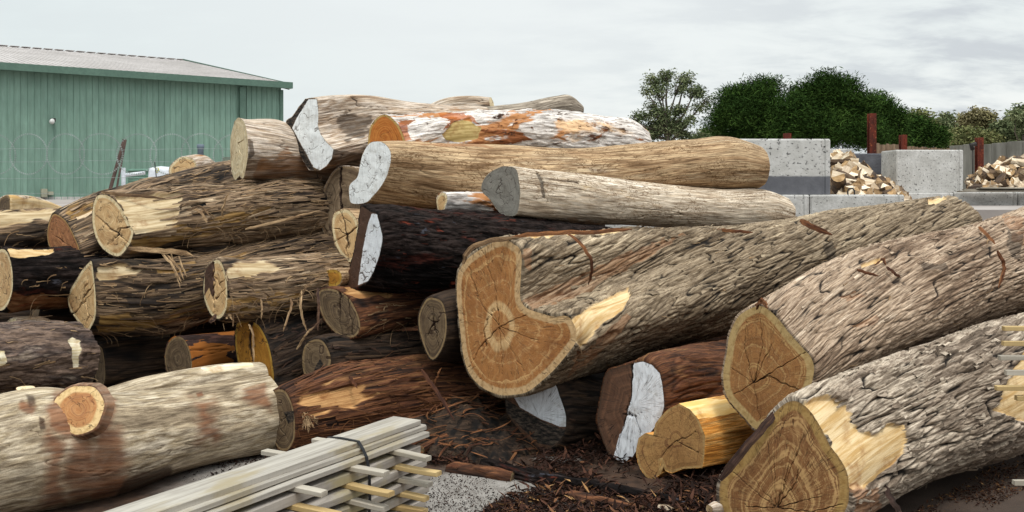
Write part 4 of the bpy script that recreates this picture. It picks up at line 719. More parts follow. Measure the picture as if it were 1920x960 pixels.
# ------------------------------------------------------------------ logs deeper in the pile, seen through the gaps
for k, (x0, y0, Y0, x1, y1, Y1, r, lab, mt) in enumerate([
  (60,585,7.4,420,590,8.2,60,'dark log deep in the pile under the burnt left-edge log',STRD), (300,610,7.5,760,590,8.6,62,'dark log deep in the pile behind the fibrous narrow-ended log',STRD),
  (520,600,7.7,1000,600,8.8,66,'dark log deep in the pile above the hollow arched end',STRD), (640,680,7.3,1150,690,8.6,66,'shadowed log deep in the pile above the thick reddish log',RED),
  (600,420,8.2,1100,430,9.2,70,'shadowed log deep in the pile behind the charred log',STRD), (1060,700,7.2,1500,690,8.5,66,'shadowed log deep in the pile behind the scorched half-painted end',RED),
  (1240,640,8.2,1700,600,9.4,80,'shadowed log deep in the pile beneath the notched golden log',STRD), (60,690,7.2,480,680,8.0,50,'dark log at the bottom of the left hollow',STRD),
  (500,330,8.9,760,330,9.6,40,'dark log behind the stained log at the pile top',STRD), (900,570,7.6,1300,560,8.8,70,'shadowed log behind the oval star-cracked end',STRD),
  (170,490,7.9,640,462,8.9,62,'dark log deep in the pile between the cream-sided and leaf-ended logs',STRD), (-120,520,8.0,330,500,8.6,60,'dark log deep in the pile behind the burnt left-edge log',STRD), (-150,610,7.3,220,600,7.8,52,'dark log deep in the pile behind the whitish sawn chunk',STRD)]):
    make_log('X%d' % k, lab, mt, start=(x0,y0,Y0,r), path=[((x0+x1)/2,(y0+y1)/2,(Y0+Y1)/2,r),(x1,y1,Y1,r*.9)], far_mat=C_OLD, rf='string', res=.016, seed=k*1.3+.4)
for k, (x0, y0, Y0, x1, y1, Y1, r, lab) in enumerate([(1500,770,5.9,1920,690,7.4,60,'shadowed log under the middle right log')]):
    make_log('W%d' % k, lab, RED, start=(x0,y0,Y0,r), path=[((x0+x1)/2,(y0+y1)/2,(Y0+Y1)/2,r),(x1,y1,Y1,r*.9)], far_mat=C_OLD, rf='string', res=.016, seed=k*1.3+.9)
# ================================================================== ground and setting
def struct(o): o['kind'] = 'structure'; return o
s = NM('yard_ground', .85, .3); p = s.pos(); xy = s.sep(p)
spk = s.noise(p, 260, 3, .7); big = s.noise(p, 1.1, 5, .6, .4); md = s.noise(p, 9, 5, .65)
conc = s.mix(s.step(.35, .65, md), hx('98928c'), hx('7c7670')); conc = s.mix(s.ma('MULTIPLY', s.step(.5, .6, spk), .7), conc, hx('4f4a46')); conc = s.mix(s.step(.62, .68, s.noise(p, 120, 2)), conc, hx('c4bfb8'))
dirt = s.mix(s.step(.3, .7, md), hx('4a3629'), hx('2e221b')); dirt = s.mix(s.step(.6, .7, spk), dirt, hx('8a6038'))
# dirt everywhere but on two swept patches and towards the timber
d1 = s.vm('LENGTH', s.sc(s.vm('SUBTRACT', p, (-.12, 5.3, 0)), (.95, 1.1, 0))); d2 = s.vm('LENGTH', s.sc(s.vm('SUBTRACT', p, (-1.3, 5.6, 0)), (.8, 1.0, 0))); d3 = s.vm('LENGTH', s.sc(s.vm('SUBTRACT', p, (.3, 5.95, 0)), (2.4, 6, 0)))
dm = s.ma('MINIMUM', s.ma('MINIMUM', d1, d2), s.ma('ADD', d3, .1)); m = s.step(.35, .62, s.ma('ADD', dm, s.ma('MULTIPLY', s.ma('SUBTRACT', big, .5), .7)))
flat = s.mix(s.step(.35, .65, big), hx('5c4d44'), hx('40342d')); flat = s.mix(s.step(.6, .66, s.noise(p, 150, 3, .7)), flat, hx('84653f'))
rt = s.step(1.3, 1.9, xy[0]); dirt2 = s.mix(rt, dirt, flat)
col = s.mix(m, conc, dirt2); s.bump(s.ma('ADD', spk, s.ma('MULTIPLY', md, 2)), .5, .006); GROUND = s.out(col)
me = mesh_np('ground', [(-400,-20,0),(400,-20,0),(400,900,0),(-400,900,0)], [(0,1,2,3)], smooth=False); struct(link('ground', me, GROUND))
s = NM('upper_yard', .9, .2); p = s.pos(); n = s.noise(p, .8, 5, .6); UP = s.out(s.mix(s.step(.3, .7, n), hx('a39b96'), hx('8b827d')))
me = mesh_np('ground_raised', [(-80,14.3,1.3),(80,14.3,1.3),(400,900,1.3),(-400,900,1.3),(-80,14.3,.0),(80,14.3,.0)], [(0,1,2,3),(4,5,1,0)], smooth=False); struct(link('upper_yard', me, UP))
# ------------------------------------------------------------------ concrete blocks
CONC = simple('precast_concrete', hx('c6c3bf'), hx('aeaba6'), 3.5, .9, .8, .008, speck=(30, .62, hx('5c5a58')))
CONCD = simple('dark_concrete', hx('65656a'), hx('4b4b50'), 3, .9, .5, .006, stretch=(1,1,2))
s = NM('two_tone_concrete', .9, .2); o = s.obj(); n = s.noise(o, 5, 5, .65); z = s.sep(o)[2]
c = s.mix(s.step(.3, .7, n), hx('c6c3bf'), hx('afaca7')); c = s.mix(s.step(.56, .62, s.noise(s.sc(o, (1, 1, 1.6)), 16, 5, .7)), c, hx('454343'))
dk = s.mix(n, hx('44444a'), hx('76767a')); c = s.mix(s.step(.015, -.015, s.ma('ADD', z, s.ma('MULTIPLY', s.ma('SUBTRACT', n, .5), .03))), c, dk); s.bump(s.noise(o, 22, 5, .7), .5, .008); CONC2 = s.out(c)
def block(x0, x1, y, z0, z1, depth, lab, mat, loops=(), chamfer=True, rot=0):
    root = empty('concrete_block', ((x0+x1)/2, y+depth/2, z0), lab, 'concrete block', 'concrete blocks of the retaining bays'); root.rotation_euler.z = R(rot)
    L_ = x1-x0; H = z1-z0; m = MB(); c = .035; e = L_/2; prof = [(-e+.02, -depth/2), (e-.14, -depth/2), (e-.11, -depth/2+.02), (e-.085, -depth/2+.02), (e-.07, -depth/2), (e-c, -depth/2), (e, -depth/2+c), (e, depth/2), (-e, depth/2), (-e, -depth/2+.02)]
    b = bmesh.new(); lo = [b.verts.new((x, y_, .0)) for x, y_ in prof]; hi = [b.verts.new((x, y_, H-c*.6)) for x, y_ in prof]; tp = [b.verts.new((x*.985, y_*.97, H)) for x, y_ in prof]; n = len(prof)
    for A, B in ((lo, hi), (hi, tp)):
        for k in range(n): b.faces.new((A[k], A[(k+1)%n], B[(k+1)%n], B[k]))
    b.faces.new(tp); b.faces.new(lo[::-1]); m._merge(b)
    o = m.build('block_body', mat, None); o.parent = root
    o.data.transform(Matrix.Translation((0, 0, 0)))
    for lx in loops:
        t = MB(); t.tube([(lx-.045, -depth/2+.12, H-.02), (lx-.045, -depth/2+.12, H+.05), (lx-.025, -depth/2+.12, H+.085), (lx+.025, -depth/2+.12, H+.085), (lx+.045, -depth/2+.12, H+.05), (lx+.045, -depth/2+.12, H-.02)], .011, 8)
        q = t.build('lifting_loop', STEEL, None, True); q.parent = root
    return root
RUSTM = simple('rusted_steel', hx('6a2a18'), hx('3c1a14'), 7, .85, .5, .004, stretch=(1,1,.4), speck=(30, .62, hx('8c4a2c')))
STEEL = simple('dark_steel', hx('3a3836'), hx('26201e'), 10, .6)
W = lambda px, Y: (px-960)/FOC*Y
Yf = 13.5; tf = 1.52; bl = 1.5; names = iter(['pale block in the front course left of the firewood bay','pale block under the nearer firewood heap, with lifting loops','pale block at the right of the firewood bay, set further back','pale block below the far firewood heap','rightmost pale block of the front course'])
x = W(1520, Yf)
block(x-1.46, x-.01, Yf, tf-.75, tf, .75, next(names), CONC); block(x, W(1697, Yf), Yf, tf-.75, tf, .75, next(names), CONC, loops=(-.05,))
Yg = 18.2
block(W(1660, Yg), W(1790, Yg)-.01, Yg, tf-.73, tf+.01, .75, next(names), CONC); block(W(1790, Yg), W(1909, Yg), Yg, tf-.73, tf+.02, .75, next(names), CONC); block(W(1909, Yg)+.015, W(1909, Yg)+1.5, Yg, tf-.73, tf+.02, .75, next(names), CONC)
for k in range(6): block(x-1.46-1.5*(k+1), x-1.475-1.5*k, Yf, tf-.75, tf-.01, .75, ['retaining wall block mostly hidden by the end of the bleached log', 'retaining wall block hidden behind the far end of the tan log'][k], CONC) if k < 2 else None
A = block(W(1330, 13.7), W(1558, 13.55), 13.55, tf+.002, tf+.755, .75, 'big upper block with dark grey lower band, left of the firewood bay', CONC2, rot=1.5)
for ch in A.children: ch.data.transform(Matrix.Translation((0, 0, -.25))) ; 
A.location.z += .25
block(W(1683, Yg)+.01, W(1811, Yg), Yg+.08, tf+.013, tf+.79, .75, 'upper pale block standing between the two firewood heaps', CONC)
block(W(1590, 19.4), W(1684, 19.2)+.1, 19.3, 1.3, 2.28, .7, 'dark grey block forming the back of the firewood bay', CONCD)
block(W(1540, 20.6), W(1600, 20.6), 20.6, 1.3, 2.42, .7, 'pale block behind the dark block of the firewood bay', CONC, loops=(.1,))
# the lower courses under the front row
block(x-1.46, x-.01, Yf+.004, .02, tf-.753, .75, 'lower course block left of the firewood bay', CONC); block(x, W(1697, Yf), Yf+.004, .02, tf-.753, .75, 'lower course block under the firewood bay', CONC)
block(W(1660, Yg), W(1790, Yg)-.01, Yg+.01, .02, tf-.735, .75, 'lower course block set back at the right of the bay', CONC); block(W(1790, Yg), W(1909, Yg), Yg+.01, .02, tf-.735, .75, 'lower course block under the far firewood heap', CONC)
# ------------------------------------------------------------------ firewood
s = NM('split_firewood', .85, .2); o = s.obj(); n = s.noise(s.sc(o, (3, 26, 26)), 1, 4, .65, .4); r = s.rnd()
c = s.mix(s.step(.3, .7, n), hx('dfd5c4'), hx('b9a890')); c = s.mix(1, c, s.ramp(r, [(0, (.7, .62, .56)), (.3, (1, .93, .85)), (.7, (1.1, 1.05, 1.0)), (1, (1.2, 1.15, 1.1))]), 'MULTIPLY'); s.bump(n, .5, .01); FWOOD = s.out(c)
FBARK = simple('firewood_bark', hx('6e5a48'), hx('3d3027'), 14, .9, .6, .01, stretch=(.3, 1, 1), rndv=.8)
FEND = simple('firewood_end', hx('c0a07a'), hx('8f7250'), 16, .85, .3, .004, rndv=.8)
def firewood_proto(seed):
    rr = random.Random(seed); ln = rr.uniform(.24, .36); r_ = rr.uniform(.07, .115); a0 = 0; a1 = rr.choice([1.2, 1.7, 2.2, 3.1]); n = 6
    ring = [(0, 0)]+[(r_*math.cos(a0+(a1-a0)*k/n)*rr.uniform(.9, 1.05), r_*math.sin(a0+(a1-a0)*k/n)*rr.uniform(.9, 1.05)) for k in range(n+1)]
    cx = sum(p[0] for p in ring)/len(ring); cy = sum(p[1] for p in ring)/len(ring); ring = [(a-cx, b-cy) for a, b in ring]
    b = bmesh.new(); segs = 5; rows = []
    for i in range(segs+1):
        t = i/segs; rows.append([b.verts.new((ln*(t-.5)+rr.uniform(-.01, .01), p[0]*(1+.12*math.sin(t*4+seed))+rr.uniform(-.006, .006), p[1]+rr.uniform(-.006, .006)+.012*math.sin(t*3+seed))) for p in ring])
    m = len(ring); f2 = []
    for i in range(segs):
        for k in range(m):
            f = b.faces.new((rows[i][k], rows[i][(k+1)%m], rows[i+1][(k+1)%m], rows[i+1][k])); f.material_index = (1 if seed % 3 == 0 else 0) if 0 < k < m-1 else 0
    f = b.faces.new(rows[0][::-1]); f.material_index = 2; f = b.faces.new(rows[-1]); f.material_index = 2
    bmesh.ops.recalc_face_normals(b, faces=b.faces); me = bpy.data.meshes.new('firewood'); b.to_mesh(me); b.free()
    for mt in (FWOOD, FBARK, FEND): me.materials.append(mt)
    return me
protos = [firewood_proto(k) for k in range(7)]
def heap(cx, cy, z0, px0, px1, wy, h, n, lab, grp, side=0):
    rr = random.Random(int(cx*100)); made = 0; first = None
    for k in range(n):
        u = rr.uniform(-1, 1); v = rr.uniform(-1, 1); hh = h*max(0, (1-(side*u+1)/2*.9 if side else 1-abs(u)**2.2*.75))*(1-max(0, -v)**1.5*.85)
        z = z0+.06+hh*(1-.3*rr.random()**2)
        o = bpy.data.objects.new('firewood', protos[rr.randrange(7)]); COL.objects.link(o); o.location = (W((px0+px1)/2+u*(px1-px0)/2, cy+v*wy), cy+v*wy, z)
        o.rotation_euler = (rr.uniform(0, 6.28), rr.uniform(-.7, .7), rr.uniform(0, 6.28)); tag(o, lab, 'firewood', grp)
heap(5.4, 16.7, 1.3, 1566, 1690, 2.2, .86, 175, 'split firewood piece heaped in the bay between the upper concrete blocks', 'split firewood in the nearer bay', side=1)
heap(9.4, 19.9, 1.45, 1820, 1990, .9, .66, 120, 'split firewood piece heaped right of the upper pale block', 'split firewood in the far bay')
GW = simple('weathered_timber', hx('a39a8c'), hx('736a5e'), 3, .85, .4, .004, stretch=(.3, 6, 6))
for k, (a, b, z, dy) in enumerate([(1800, 1990, 1.56, 0), (1815, 2000, 1.585, .12), (1835, 1950, 1.61, -.05)]):
    m = MB(); m.box(((W(a, 17.9)+W(b, 17.9))/2, 17.95+dy, z), (W(b, 17.9)-W(a, 17.9), .16, .022), rnd=.01); o = m.build('plank', GW); tag(o, ['grey plank lying under the far firewood heap, the lowest', 'grey plank lying under the far firewood heap, the middle one', 'short grey plank on top of the planks under the far firewood heap'][k], 'plank')
# ------------------------------------------------------------------ rusty posts, sleeper fence, far concrete wall
def hpost(px, Y, ztop, w, lab, zb=1.3):
    m = MB(); x = W(px, Y); f = w; t = .018
    m.box((x, Y-f/2, (zb+ztop)/2), (w, t, ztop-zb), bevel=.003); m.box((x, Y+f/2, (zb+ztop)/2), (w, t, ztop-zb), bevel=.003); m.box((x, Y, (zb+ztop)/2-.005), (t, f-t-.004, ztop-zb-.01))
    m.box((x+w*.25, Y-f/2-t*.7, ztop-.16), (w*.35, t*.35, .12)); o = m.build('steel_post', RUSTM); tag(o, lab, 'steel post')
hpost(1634.5, 20.5, EYE+141/FOC*20.5, .14, 'tall rust-red steel post rising behind the dark concrete block'); hpost(1693, 22, EYE+101/FOC*22, .13, 'short dark rusty steel post behind the upper pale block')
hpost(1836, 28, EYE+96/FOC*28, .17, 'distant rusty steel post at the end of the grey concrete wall'); hpost(1476, 20.5, EYE+104/FOC*20.5, .13, 'rounded rusty stub poking above the big upper block')
SLP = simple('fence_timber', hx('8d7660'), hx('5f4c3c'), 4, .9, .4, .01, stretch=(3, 3, .4))
root = empty('paling_fence', (W(1700, 24), 24, 1.3), 'low fence of upright brown boards behind the rusty posts', 'fence')
for k in range(26):
    px = 1640+k*6.0; Y = 24+k*.12; z = EYE+(354-(269+k*.45))/FOC*Y+random.uniform(-.02, .02); m = MB(); m.box((W(px, Y), Y, (1.3+z)/2), (.068, .03, z-1.3), rnd=.004); m.build('fence_board', SLP, root)
m = MB(); m.box((W(1715, 25.5), 25.62, 2.3), (2.0, .05, .08), ax=((.985,.17,0),(-.17,.985,0),(0,0,1))); m.build('fence_rail', SLP, root)
s = NM('streaky_concrete', .9, .2); o = s.obj(); n = s.noise(s.sc(o, (4, 4, .5)), 1, 4, .6); n2 = s.noise(o, 1.2, 4, .6)
c = s.mix(s.step(.3, .7, n), hx('8b877f'), hx('6c6860')); c = s.mix(s.step(.4, .7, n2), c, s.mix(1, c, (.75, .75, .72), 'MULTIPLY')); s.bump(n, .3, .02); STRK = s.out(c)
root = empty('concrete_wall', (W(1880, 27), 27, 1.3), 'tall streaked grey concrete wall at the far right behind the firewood', 'concrete wall')
a = np.array([W(1783, 30), 30.]); b = np.array([W(2150, 23.5), 23.5]); dv = b-a; Ln = np.hypot(*dv); dv = dv/Ln; nv = np.array([-dv[1], dv[0]])
k = 0; pos_ = 0
while pos_ < Ln:
    c = a+dv*(pos_+.29); zt = 2.88+.02*math.sin(k*2.1)
    m = MB(); m.box((c[0], c[1], (1.3+zt)/2), (.575, .12, zt-1.3), ax=((dv[0],dv[1],0),(nv[0],nv[1],0),(0,0,1)), bevel=.012); m.build('wall_panel', STRK, root); pos_ += .585; k += 1
# lamp-like bracket near the wall
m = MB(); m.tube([(W(1824,22),22,1.9),(W(1824,22),22,2.5)], .012, 8); m.tube([(W(1824,22),22,2.46),(W(1820,22),21.98,2.56),(W(1829,22),21.98,2.58)], .05, 8); o = m.build('marker_stake', STEEL, None, True); tag(o, 'thin dark stake with a rounded top behind the far firewood heap', 'stake')
# ------------------------------------------------------------------ green shed
GRN = simple('green_steel_cladding', hx('7d9a8b'), hx('6e8a7c'), 1.2, .6, .05, .002, stretch=(1.5, 1.5, .25), spec=.4)
GRN2 = simple('green_steel_trim', hx('587264'), hx('4f695c'), 2, .5, .05, .002, spec=.4)
ROOFM = simple('grey_roof_steel', hx('b7b0ad'), hx('a59e9a'), .6, .7, .1, .002, spec=.4)
C0 = np.array([W(527, 32.5), 32.5]); dr = np.array([-6.7, -5.1]); dr /= np.linalg.norm(dr); bk = np.array([dr[1]*1., -dr[0]*1.]); bk = np.array([-.606, .796])
bk = np.array([dr[1], -dr[0]]); bk = bk if bk[1] > 0 else -bk
Lw = 24.0; zE = 4.92; zB = 1.3; Dp = 19.6; zR = 6.72
shed = empty('green_shed', (C0[0], C0[1], zB), 'long green ribbed steel shed with low grey gable roof at left', 'shed')
def S3(u, w, z): q = C0+dr*u+bk*w; return (q[0], q[1], z)
def ribwall(name, p0, dirv, length, z0, z1fn, outn, mat, pitch=.172, parent=None):
    V_, F_ = [], []; n = int(length/pitch); pr = [(0, 0), (.118, 0), (.128, -.020), (.135, .0), (.1352, .002)]
    pr = [(0, 0), (.115, 0), (.122, .032), (.140, .032), (.147, 0)]
    for k in range(n):
        for (t, dd) in pr:
            u = k*pitch+t; q = p0+dirv*u+outn*dd; V_ += [(q[0], q[1], z0), (q[0], q[1], z1fn(u))]
    F_ = [(2*i, 2*i+2, 2*i+3, 2*i+1) for i in range(len(V_)//2-1)]
    return link(name, mesh_np(name, V_, F_, smooth=False), mat, parent)
ribwall('wall', C0, dr, Lw, zB, lambda u: zE, -bk, GRN, parent=shed)
gw = ribwall('wall', C0-dr*.0, bk, Dp, zB, lambda u: zE+(zR-zE)*(1-abs(u-Dp/2)/(Dp/2))-.06, -dr, GRN, parent=shed)
m = MB(); m.prism([S3(-.16, -.28, zE-.0), S3(-.16, Dp/2, zR), S3(-.16, Dp/2, zR+.05), S3(-.16, -.28, zE+.06)], [a*Lw for a in (dr[0], dr[1], 0)])
m.prism([S3(-.16, Dp/2, zR), S3(-.16, Dp+.28, zE), S3(-.16, Dp+.28, zE+.06), S3(-.16, Dp/2, zR+.05)], [a*Lw for a in (dr[0], dr[1], 0)])
for k in range(int(Lw/.19)):
    u = -.15+k*.19; m.prism([S3(u, -.28, zE+.06), S3(u, Dp/2, zR+.05), S3(u, Dp/2, zR+.062), S3(u, -.28, zE+.072)], [a*.03 for a in (dr[0], dr[1], 0)])
m.build('roof', ROOFM, shed)
m = MB()
for k in range(int(Lw/.38)): m.box(S3(-.1+k*.38, Dp/2, zR+.075), (.3, .3, .02), ax=((dr[0],dr[1],0),(bk[0],bk[1],0),(0,0,1)))
m.build('ridge_cap', ROOFM, shed)
m = MB(); m.prism([S3(-.2, -.30, zE-.10), S3(-.2, -.46, zE-.10), S3(-.2, -.46, zE+.10), S3(-.2, -.44, zE+.10), S3(-.2, -.44, zE-.07), S3(-.2, -.30, zE-.07)], [a*Lw for a in (dr[0], dr[1], 0)])
m.box(S3(-.19, -.37, zE-.0), (.02, .18, .2), ax=((dr[0],dr[1],0),(bk[0],bk[1],0),(0,0,1))); m.build('gutter', GRN2, shed)
m = MB(); m.box(S3(-.18, Dp*.25-.14, (zE+zR)/2-.01), (.03, 10.15, .22), ax=((dr[0],dr[1],0), tuple(np.array([bk[0]*9.94, bk[1]*9.94, 1.8])/10.1), tuple(np.cross((dr[0],dr[1],0), np.array([bk[0]*9.94, bk[1]*9.94, 1.8])/10.1)))); m.build('barge_board', GRN2, shed)
m = MB(); m.box(S3(.0, -.02, (zB+zE)/2-.06), (.11, .075, zE-zB-.13), ax=((dr[0],dr[1],0),(bk[0],bk[1],0),(0,0,1))); m.build('corner_flashing', GRN2, shed)
m = MB(); m.box(S3(1.35, -.10, (zB+zE)/2-.06), (.19, .12, zE-zB-.13), ax=((dr[0],dr[1],0),(bk[0],bk[1],0),(0,0,1)), bevel=.01); m.build('downpipe', GRN2, shed)
m = MB(); m.box(S3(Lw/2, .05, .7), (Lw, .16, 1.35), ax=((dr[0],dr[1],0),(bk[0],bk[1],0),(0,0,1))); m.build('plinth', CONC, shed)
WHT = simple('white_plastic', hx('d8dade'), hx('c6c9cf'), 3, .5, .05); LAMPG = simple('lamp_glass', hx('e6e6e2'), hx('cfcfca'), 5, .3)
def onwall(px, py, off=.1):       # point on the long wall seen at (px, py)
    # solve C0+dr*u with X/Y=(px-960)/FOC
    k = (px-960)/FOC; u = (k*C0[1]-C0[0])/(dr[0]-k*dr[1]); q = C0+dr*u-bk*off; return q, EYE-(py-354)/FOC*q[1], u
q, z, u = onwall(98, 225, .12); lm = MB(); lm.box((q[0], q[1], z), (.1, .16, .1), ax=((dr[0],dr[1],0),(bk[0],bk[1],0),(0,0,1)), bevel=.01); lm.build('lamp_bracket', STEEL, shed)
m = MB(); m.tube([(q[0]+.02, q[1]-.1, z-.0), (q[0]+.06, q[1]-.2, z-.04), (q[0]+.09, q[1]-.28, z-.07)], [.04, .065, .07], 12); m.build('wall_lamp', LAMPG, shed, True)
for px, py, w, h, lab in ((81, 362, .16, .24, 'meter_box'), (93, 362.5, .14, .1, 'junction_box')):
    q, z, u = onwall(px, py, .1); m = MB(); m.box((q[0], q[1], z), (w, .12, h), ax=((dr[0],dr[1],0),(bk[0],bk[1],0),(0,0,1)), bevel=.01); m.build(lab, simple('weathered_box', hx('a7a48f'), hx('8a8877')), shed)
# ------------------------------------------------------------------ things beside the shed
def things():
    TANK = simple('corrugated_green_tank', hx('6f9080'), hx('5f8070'), 3, .6)
    root = empty('water_tank', (W(280, 24), 24, 1.3), 'low corrugated green tank beside the leaning bars', 'tank')
    V_, F_ = [], []; n = 60; rows = 24; cx, cy, r = W(290, 24), 25.0, .95
    for i in range(rows*2+1):
        z = 1.32+.72*i/(rows*2); rr_ = r+.012*math.cos(i*math.pi*.5)
        for k in range(n): a = 2*math.pi*k/n; V_.append((cx+rr_*math.cos(a), cy+rr_*math.sin(a), z))
    for i in range(rows*2):
        for k in range(n): F_.append((i*n+k, i*n+(k+1)%n, (i+1)*n+(k+1)%n, (i+1)*n+k))
    link('tank_wall', mesh_np('tank_wall', V_, F_), TANK, root)
    m = MB(); m.tube([(cx, cy, 2.04), (cx, cy, 2.08), (cx, cy, 2.11)], [1.0, .98, .1], 60); m.build('tank_lid', TANK, root)
    m = MB(); m.tube([(W(232,22), 22, 1.3), (W(231,22), 22, 2.06)], .045, 12); o = m.build('white_post', WHT, None, True); tag(o, 'white plastic post standing by the leaning bars', 'post')
    m = MB(); m.tube([P(231,329,22.2), P(272,324,22.4)], .04, 12); o = m.build('plastic_pipe', WHT, None, True); tag(o, 'horizontal white plastic pipe running to the white bag', 'pipe')
    for (a, b, r_, lab) in ((P(206,357,21.6), P(233,262,21.9), .04, 'rusty brown bar leaning beside the white post, the longer one'), (P(218,357,21.5), P(236,262,21.8), .022, 'thin rusty bar leaning behind the longer one')):
        m = MB(); m.tube([a, b], r_, 8); o = m.build('leaning_bar', simple('brown_bar', hx('5d4a42'), hx('43342f'), 8)); tag(o, lab, 'bar')
    # big white bulk bag with a small yellow mark
    m = MB(); m.box((W(298,20), 20.4, 1.68), (.56, .6, .74), bevel=.07, rnd=.03); root = empty('bulk_bag', (W(298,20), 20.4, 1.3), 'white bulk bag with a small yellow mark, behind the fence', 'bulk bag'); m.build('bag_body', WHT, root, True)
    YEL = simple('yellow_print', hx('c9c23c'), hx('b8b034'), 20); m = MB(); q = P(294, 320, 20.07)
    for dx, dz, w, h in ((-.03, .03, .012, .06), (0, .055, .07, .012), (.0, .0, .05, .012), (.03, .02, .012, .05), (-.01, -.03, .04, .012)): m.box((q[0]+dx, 20.085, q[2]+dz), (w, .012, h))
    m.build('yellow_mark', YEL, root)
    m = MB(); m.tube([P(376,300,24), P(376,279,24), P(376,277,24), P(376,271,24), P(376,270.5,24)], [.07, .07, .085, .085, .05], 16); o = m.build('vent_pipe', simple('blue_grey_pipe', hx('6f7a86'), hx('5d6772'), 5), None, True); tag(o, 'blue-grey vent pipe with a cap, rising behind the pile at left', 'pipe')
    m = MB(); m.box(P(427,298,26), (.22, .2, .1)); m.box(P(427,310,26), (.12, .12, .3)); o = m.build('small_cabinet', simple('olive_box', hx('7c8478'), hx('646c60'))); tag(o, 'small grey-green box against the shed beside the cream log end', 'box')
things()
# the inside of the two heaps, one mass
def heap_core(cx, cy, z0, px0, px1, wy, h, n, side, lab):
    rr = random.Random(3); b = bmesh.new()
    for k in range(n):
        u = rr.uniform(-1, 1); v = rr.uniform(-1, 1); hh = h*max(0, (1-(side*u+1)/2*.9 if side else 1-abs(u)**2.2*.75))*(1-max(0, -v)**1.5*.85)
        n0 = len(b.verts); b.from_mesh(protos[rr.randrange(7)]); b.verts.ensure_lookup_table(); vs = b.verts[n0:]
        M_ = Matrix.Translation((W((px0+px1)/2+u*(px1-px0)/2, cy+v*wy), cy+v*wy, z0+.03+hh*rr.uniform(.1, .82))) @ Matrix.Rotation(rr.uniform(0, 6.28), 4, 'Z') @ Matrix.Rotation(rr.uniform(-.7, .7), 4, 'Y') @ Matrix.Rotation(rr.uniform(0, 6.28), 4, 'X')
        bmesh.ops.transform(b, matrix=M_, verts=vs)
    me = bpy.data.meshes.new('firewood_mass'); b.to_mesh(me); b.free()
    for mt in (FWOOD, FBARK, FEND): me.materials.append(mt)
    o = bpy.data.objects.new('firewood_mass', me); COL.objects.link(o); tag(o, lab, 'firewood', kind='stuff')
heap_core(5.4, 16.7, 1.3, 1566, 1690, 2.2, .86, 260, 1, 'inner mass of split firewood in the nearer bay')
heap_core(9.4, 19.9, 1.45, 1820, 1990, .9, .66, 160, 0, 'inner mass of split firewood in the far bay')
make_log('Z1', 'log with pale tan rounded end standing between shaggy log and shed', SMT, start=(343,322,11.5,27), path=[(375,318,11.9,26),(400,330,12.3,20)], far_mat=C_TAN, rf='smooth', res=.016, seed=11.7)
make_log('Z2', 'reddish log chunk leaning behind the pale rounded log', RED, start=(372,325,12.0,24), path=[(398,335,12.5,22),(430,350,13.1,18)], far_mat=C_RED, rf='smooth', res=.016, seed=12.7)
# ------------------------------------------------------------------ wire fence with razor coil
WIRE = simple('galvanised_wire', hx('a9b2ae'), hx('8a938f'), 5, .5, spec=.5)
Yw = 12.5; fence = empty('razor_wire_fence', (W(200, Yw), Yw, 1.3), 'wire fence topped with flat loops of razor wire in front of the green shed', 'fence')
for py in (280, 302.5, 334, 363):
    m = MB(); pts = [(W(px, Yw), Yw, EYE-(py-354+1.2*math.sin(px*.02+py))/FOC*Yw) for px in range(-220, 560, 30)]; m.tube(pts, .0026, 6); m.build('wire', WIRE, fence)
rw = MB(); ct = [-75, -10, 55, 124, 191, 257, 320, 380, 440]
for cxp in ct:
    n = 56; Rr = 38.5/FOC*Yw; c = P(cxp, 289, Yw); pts = []
    for k in range(n+1):
        a = 2*math.pi*k/n; pts.append((c[0]+Rr*math.cos(a), Yw-.02+.05*math.sin(a+cxp), c[2]+Rr*math.sin(a)*.98))
    rw.tube(pts, .0024, 5, False)
    for k in range(n):
        a = 2*math.pi*(k+.5)/n; q = Vector((c[0]+Rr*math.cos(a), Yw-.02+.05*math.sin(a+cxp), c[2]+Rr*math.sin(a)*.98)); t = Vector((-math.sin(a), 0, math.cos(a))); o_ = Vector((math.cos(a), 0, math.sin(a)))
        rw.prism([q-t*.004-o_*.012, q+t*.004-o_*.012, q+t*.004+o_*.012, q-t*.004+o_*.012], (0, .001, 0))
rw.build('razor_wire', WIRE, fence)
for px in (-150, 520): m = MB(); m.tube([(W(px, Yw), Yw+.03, 1.25), (W(px, Yw), Yw+.03, 2.1)], .025, 10); m.build('post', WIRE, fence, True)
m = MB(); m.tube([P(295,350,Yw), P(290,303,Yw)], .006, 6); m.build('stay', STEEL, fence)
